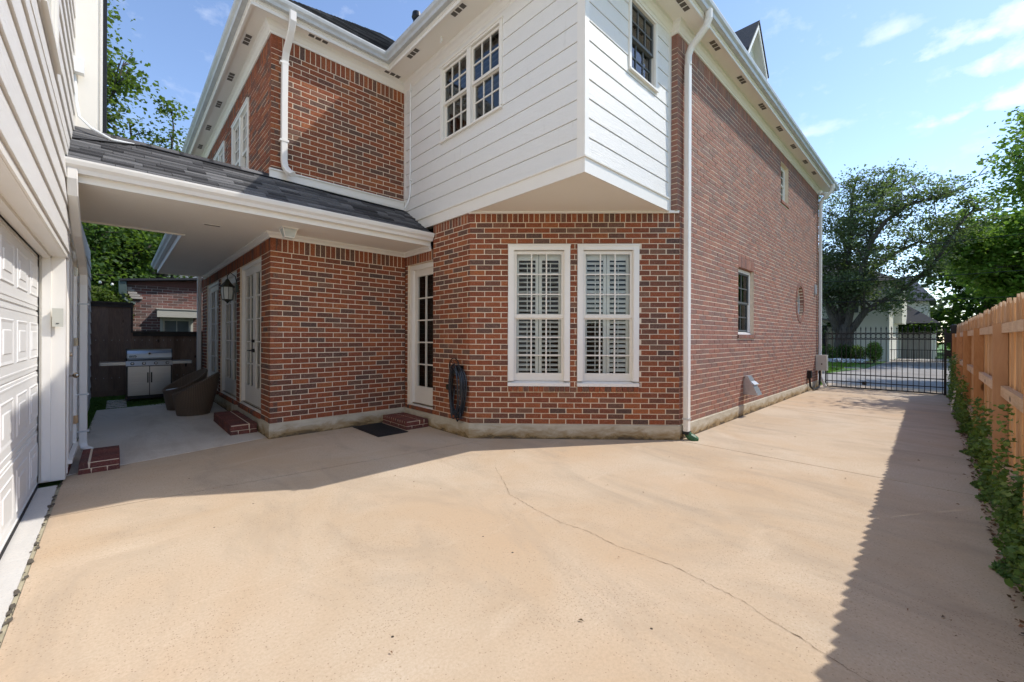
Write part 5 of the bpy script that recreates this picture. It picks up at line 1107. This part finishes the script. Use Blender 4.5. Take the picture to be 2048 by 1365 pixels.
# cream house opposite
FH=frame((37.2,16),(0,-1)); oh=thing('cream_house','cream stucco house across the street behind the big oak','house',(42,9,0))
q=MB(); q.box(37.2,50,2.55,22,0,5.4); q.build('wall','stucco',oh)
q=MB(); q.hexa([(36.6,2.0,5.4),(50.6,2.0,5.4),(50.6,22.6,5.4),(36.6,22.6,5.4),(41,7,8.6),(46,7,8.6),(46,18,8.6),(41,18,8.6)]); q.build('roof','greyroof',oh)
q=MB(); q.fbox(FH,0,13.45,2.82,2.88,0,.04); q.box(37.16,37.4,2.50,2.62,0,5.4); q.build('string_course','stucco',oh)
def hwin(F,a,b,c,d,par,name='window'):
    w=casing(F,a,b,c,d,.07,-.02,.05,par,sill=.06,hdr=0,name=name); q=MB(); q.fbox(F,a+.07,b-.07,c+.06,d-.07,.0,.02); q.build('pane','dark_sash',w); q=MB(); q.fbox(F,(a+b)/2-.015,(a+b)/2+.015,c+.06,d-.07,.02,.03); q.fbox(F,a+.07,b-.07,(c+d)/2-.015,(c+d)/2+.015,.02,.032); q.build('muntin','sash',w)
for a in (2.6,5.6,8.4,11.0): hwin(FH,a,a+1.0,3.3,4.8,oh)
hwin(FH,4.0,5.2,.9,2.5,oh); hwin(FH,1.2,2.4,.9,2.5,oh)
q=MB(); q.fbox(FH,8.7,8.98,0,2.7,0,.25); q.fbox(FH,10.2,10.48,0,2.7,0,.25)
for i in range(8): a0=PI_*i/8; a1=PI_*(i+1)/8; q.add([FP(FH,9.59-.89*math.cos(a),2.4+r_*math.sin(a)*.75,o) for a,r_,o in ((a0,.9,.25),(a1,.9,.25))]+[FP(FH,9.59-.61*math.cos(a),2.4+.62*math.sin(a)*.75,.25) for a in (a1,a0)]+[FP(FH,9.59-.89*math.cos(a),2.4+.9*math.sin(a)*.75,0) for a in (a0,a1)],[(0,1,2,3),(0,4,5,1)])
q.build('stone_arch','stone',oh); q=MB(); q.fbox(FH,8.98,10.2,0,2.5,.01,.04); q.build('front_door','dark',oh)
FS=frame((37.2,2.55),(1,0))
for a in (1.2,2.6,5.0,7.0): hwin(FS,a,a+.8,3.2,4.6,oh)
q=MB(); q.fbox(FS,4.4,10,2.7,5.3,0,.45); q.build('bay_box','stucco',oh)
og=thing('opposite_garage','low cream garage with dark hipped roof and grey door across the street','garage',(48,1,0))
q=MB(); q.box(46.6,54,.45,2.5,0,2.8); q.build('wall','stucco',og); q=MB(); q.hexa([(46.1,.15,2.8),(54.6,.15,2.8),(54.6,3.0,2.8),(46.1,3.0,2.8),(48.8,2.1,4.4),(51.5,2.1,4.4),(51.5,2.7,4.4),(48.8,2.7,4.4)]); q.build('roof','darkroof',og)
FO=frame((46.6,2.5),(0,-1))
for i in range(9): q=MB(); q.fbox(FO,.1+i*.19,.1+(i+1)*.19-.012,0,2.1,.0,.04); q.build('door_board','greydoor',og)
q=MB(); q.fbox(FO,0,.09,0,2.25,0,.1); q.fbox(FO,1.82,1.94,0,2.25,0,.1); q.fbox(FO,0,1.94,2.12,2.27,0,.12); q.build('door_frame','paint',og)
th=thing('far_turret_house','far cream house with a steep pale grey roof behind the dark garage roof','house',(58,2,0)); q=MB(); q.box(56,64,1.0,5.5,0,5.2); q.build('wall','stucco',th)
q=MB(); q.hexa([(55.5,.5,5.2),(64.6,.5,5.2),(64.6,6,5.2),(55.5,6,5.2),(58.5,2.3,8.0),(61,2.3,8.0),(61,3.0,8.0),(58.5,3.0,8.0)]); q.build('roof','greyroof',th)
lw=thing('garden_wall','white low wall with pergola vine right of the opposite driveway','wall',(36,-.8,0)); q=MB(); q.box(33.6,33.9,-2.6,-.30,0,2.0); q.box(33.55,33.95,-2.65,-.25,2.0,2.08); q.build('wall','stucco',lw)
ig=thing('far_iron_fence','low black iron gate across the opposite driveway','gate',(38,1,0)); q=MB(); 
for y in np.arange(-.25,2.5,.12): q.box(37.6,37.62,y,y+.02,.05,.85)
q.box(37.6,37.63,-.3,2.5,.8,.84); q.box(37.6,37.63,-.3,2.5,.1,.14); q.build('gate_bars','black',ig)
# overhead wires
for i,(z,y1,z1) in enumerate(((6.1,-8,5.5),(7.6,-8,7.2),(5.0,-8,4.3))):
    q=MB(); q.tube([(29,22-44*t,z+(z1-z)*t-1.2*math.sin(PI_*t)) for t in [j/16 for j in range(17)]],.016,5); q.build('utility_wire','black',label=['middle','highest','lowest'][i]+' of the thin overhead wires crossing in front of the oak',cat='wire',group='overhead wires across the street')

# ------------------------------------------------------------ trees
def interp(path,t):
    n=len(path)-1; k=min(int(t*n),n-1); return Vector(path[k]).lerp(Vector(path[k+1]),t*n-k)
def tree(name,label,cat,limbs,mat,leaf,nclump,per,spread=1.0,csize=.55,sec=3,flat=.6,group=None,trunk=True,tmin=.25,lenk=(1.0,2.6),upb=.35):
    base=limbs[0][0][0]; t=thing(name,label,cat,(base[0],base[1],0),group); q=MB(); tips=[]
    for path,r0,r1 in limbs:
        n=len(path); q.tube([interp(path,i/(3*n)) for i in range(3*n+1)],[r0+(r1-r0)*i/(3*n) for i in range(3*n+1)],10)
    br=MB()
    for path,r0,r1 in limbs[1:]:
        Ln=sum((Vector(a)-Vector(b)).length for a,b in zip(path,path[1:])); m_=max(4,int(Ln*sec))
        for i in range(m_):
            tt=tmin+(1-tmin)*(i+random.random())/m_; p=interp(path,tt); rr=(r0+(r1-r0)*tt)*.5
            d=Vector((random.gauss(0,1),random.gauss(0,1),random.gauss(upb,.6))).normalized(); L=random.uniform(*lenk)*(1.15-.5*tt)*spread
            p1=p+d*L*.5+Vector((0,0,.1*L)); p2=p+d*L+Vector((0,0,.15*L*random.uniform(-.5,1.4)))
            br.tube([p,p1,p2],[max(rr,.03),max(rr*.5,.02),.012],5); tips+= [p1,p2,p.lerp(p1,.6),p1.lerp(p2,.5)]
            for k in range(3):
                d2=(d+Vector((random.gauss(0,.8),random.gauss(0,.8),random.gauss(.2,.6)))).normalized(); p3=p1.lerp(p2,random.random())+d2*L*.45; br.tube([p1.lerp(p2,.3),p3],[.02,.008],4); tips.append(p3)
    q.build('trunk','bark',t,smooth=True); br.build('branches','bark',t,kind='stuff')
    tips=np.array([tuple(x) for x in tips]); idx=rng.integers(0,len(tips),nclump); c=tips[idx]+rng.normal(0,.25*spread,(nclump,3))
    P=np.repeat(c,per,0)+rng.normal(0,1,(nclump*per,3))*np.array([csize,csize,csize*flat])*np.repeat(rng.uniform(.5,1.2,nclump),per)[:,None]*.6
    rv=np.clip(np.repeat(rng.random(nclump)*.6,per)+rng.random(nclump*per)*.4,0.001,.999)
    poly_mesh('crown',leafpts(P,leaf,up=.4),mat,t,rv=rv); return t
def J(x,pts,jx=0): return [(x+jx*i,y,z) for i,(y,z) in enumerate(pts)]
ox=35.0; k_=.9
def sc_(pts): return [(5.1*ox/39+(y-5.1)*ox/39, 1.5+(z-1.5)*ox/39) for y,z in pts]
L0=[(ox,*p) for p in sc_([(5.16,-.10),(5.11,1.09),(5.05,2.2),(5.1,2.6)])]
def lim(pts,dx): 
    s=sc_(pts); return [(ox+dx*i,a,b) for i,(a,b) in enumerate(s)]
oak=[(L0,.56,.44),
 (lim([(5.3,1.9),(5.49,2.2),(5.886,3.535),(6.318,5.08),(6.5,6.81),(7.2,9.5),(7.4,11.5)],-.3),.22,.05),
 (lim([(5.2,2.0),(5.286,2.6),(5.292,4.44),(5.0,6.645),(4.784,9.566),(4.793,12.2),(4.456,13.8)],.15),.25,.045),
 (lim([(5.0,2.0),(4.849,2.6),(4.596,4.03),(4.151,5.82),(3.527,8.259),(2.735,9.534),(1.552,10.323),(.412,10.401),(-.6,10.571)],-.25),.24,.04),
 (lim([(4.9,1.9),(4.534,2.379),(3.922,3.452),(2.981,4.117),(1.709,5.066),(.401,6.438),(-.6,8.6),(-1.4,9.7)],-.15),.24,.04),
 (lim([(4.151,5.82),(3.798,7.943),(3.533,10.405),(3.005,12.0),(2.36,12.9)],.3),.14,.03),
 (lim([(5.2,2.3),(5.9,4.2),(7.2,6.2),(8.8,8.0),(10.5,9.2)],.5),.2,.04),
 (lim([(5.0,3.0),(5.0,5.5),(5.4,8.5),(6.0,11.5)],1.2),.2,.04),
 (lim([(3.5,6.5),(2.4,7.6),(1.2,8.4),(.2,8.2)],.8),.14,.04)]
tree('oak_tree','huge spreading oak with dark trunk in front of the cream house across the street','tree',oak,'oakleaf',.125,1250,36,spread=1.05,csize=.55,sec=2.8,flat=.55,lenk=(.9,2.3))
def round_tree(name,label,x,y,h,r,mat,leaf,ncl,per,cat='tree',group=None,z0=1.2,csize=.7,tr=.22,low=.3):
    limbs=[([(x,y,-.05),(x+.05,y,h*.2),(x,y+.05,h*.42)],tr,tr*.6)]
    for i in range(9):
        a=2*PI_*i/9+random.uniform(-.3,.3); e=random.uniform(low,1.25); L=r*random.uniform(.75,1.1)
        limbs.append(([(x,y,h*random.uniform(.15,.38)),(x+L*.45*math.cos(a)*math.cos(e),y+L*.45*math.sin(a)*math.cos(e),h*.45+L*.4*math.sin(e)),(x+L*math.cos(a)*math.cos(e),y+L*math.sin(a)*math.cos(e),min(h*.97,h*.45+h*.55*math.sin(e)))],tr*.45,.03))
    return tree(name,label,cat,limbs,mat,leaf,ncl,per,spread=r/4.5,csize=csize,sec=2.4,flat=.7,group=group,tmin=.3)
G='leafy trees beyond the cedar fence'
round_tree('maple_tree','bright green broad leaved tree leaning over the cedar fence by the gate',25,-4.7,10.2,3.3,'mapleleaf',.13,1100,38,group=G,z0=1)
round_tree('maple_tree','darker green tree farthest right behind the cedar fence',19,-5.4,8.6,3.6,'mapleleaf',.12,1100,40,group=G)
round_tree('maple_tree','green tree right of the opposite garage, behind the white garden wall',40,-4.3,10.5,4.4,'mapleleaf',.24,800,40,group=G)
round_tree('maple_tree','distant tree behind the opposite garage roof',66,-4,13,6,'darkleaf',.35,600,36,group=G)
round_tree('maple_tree','dark background tree filling the gap right of the oak',54,-6,12,6,'darkleaf',.32,600,36,group=G)
round_tree('maple_tree','tree high behind the oak and cream house',56,16,14,6,'darkleaf',.32,500,36,group=G)
G2='trees behind the garage and dark fence'
round_tree('garden_tree','tall sunlit tree showing between the garage and the upper brick wall',-2.5,21,14.2,3.6,'leftleaf',.14,900,32,group=G2,csize=.6)
round_tree('garden_tree','darker rounded tree to the right of the tall one, close under the house eave',1.2,23,11.0,2.3,'leftleaf',.13,520,32,group=G2,csize=.5)
round_tree('garden_tree','lower dark tree seen through the walkway opening above the fence',-.9,19.6,7.6,2.7,'darkleaf',.12,900,38,group=G2,csize=.5,low=.15)
def bush(name,label,cat,cx,cy,z0,rx,ry,rz,n,leaf,mat,group=None):
    t=thing(name,label,cat,(cx,cy,0),group); q=MB()
    for i in range(7): a=i*.9; q.tube([(cx,cy,0),(cx+rx*.5*math.cos(a),cy+ry*.5*math.sin(a),z0+rz*.6)],[.03,.01],5)
    q.build('stem','bark',t); u=rng.normal(size=(n,3)); u/=np.linalg.norm(u,axis=1)[:,None]; rr=(rng.random(n)**.25)[:,None]; bumpy=1+.16*np.sin(u[:,[0]]*7)*np.cos(u[:,[1]]*9)
    P=np.array([cx,cy,z0])+u*rr*bumpy*np.array([rx,ry,rz]); poly_mesh('crown',leafpts(P,leaf,up=.3),mat,t)
bush('leafy_shrub','bright green shrub rising above the left end of the dark fence','shrub',-.35,16.6,2.2,.75,.6,.72,5200,.075,'leftleaf')
for i,(x,y,r_,m_,lab) in enumerate(((33.2,5.2,.55,'darkleaf','left of the oak trunk by the cream house'),(34.2,3.85,.5,'darkleaf','just right of the oak trunk'),(34.2,3.0,.42,'mapleleaf','clipped into a round ball at the right end of the bed'),(34.3,6.6,.6,'darkleaf','far left, against the iron gate hinge side'),(34.4,4.5,.5,'darkleaf','low in the bed behind the oak trunk'))):
    bush('round_shrub','dark green shrub '+lab,'shrub',x,y,.55 if i!=2 else .75,r_,r_,.6,2200,.07,m_,'shrubs around the oak')
q=MB(); 
for i in range(60): a=2*PI_*i/60; 
q.add([(33.6+1.9*math.cos(2*PI_*i/24),4.9+2.0*math.sin(2*PI_*i/24),.05) for i in range(24)],[tuple(range(24))]); q.build('mulch_bed','soil',kind='structure')
P=np.c_[rng.normal(32.6,.2,900),rng.uniform(3.2,6.2,900),rng.uniform(.08,.28,900)]; poly_mesh('white_flowers',leafpts(P,.09),'white',label='low white flowers edging the bed under the oak',cat='flowers',kind='stuff')
P=np.c_[rng.normal(46.3,.15,2500),rng.uniform(.4,2.6,2500),2.45+.16*rng.normal(0,1,2500)]; poly_mesh('climbing_vine',leafpts(P,.14),'darkleaf',label='leafy vine on the arbour over the grey garage door across the street',cat='vine',kind='stuff')
P=np.c_[rng.uniform(16.3,17.5,1200),rng.uniform(-.9,-.15,1200),rng.uniform(0,.45,1200)]; poly_mesh('low_plants',leafpts(P,.07),'mapleleaf',label='bright low plants just past the gate post',cat='plants',kind='stuff')
# hedges far away close the horizon
def hedge(label,x0,x1,y0,y1,h,n,leaf):
    P=np.c_[rng.uniform(x0,x1,n),rng.uniform(y0,y1,n),h*rng.random(n)**.6*(1+.2*np.sin(rng.random(n)*6))]; poly_mesh('hedge',leafpts(P,leaf),'darkleaf',label=label,cat='hedge',kind='stuff')
hedge('far hedge and tree belt closing the view beyond the opposite houses',66,72,-30,40,6,16000,.6)
hedge('dense shrub belt behind the cedar fence on the right',17,30,-9,-6.5,3.2,12000,.2)
hedge('shrub belt behind the dark rear fence',-8,6,24,25,4.2,12000,.2)
print('objects',len(bpy.data.objects),'shingles',n_sh,'indiv bricks',len(INDIV))
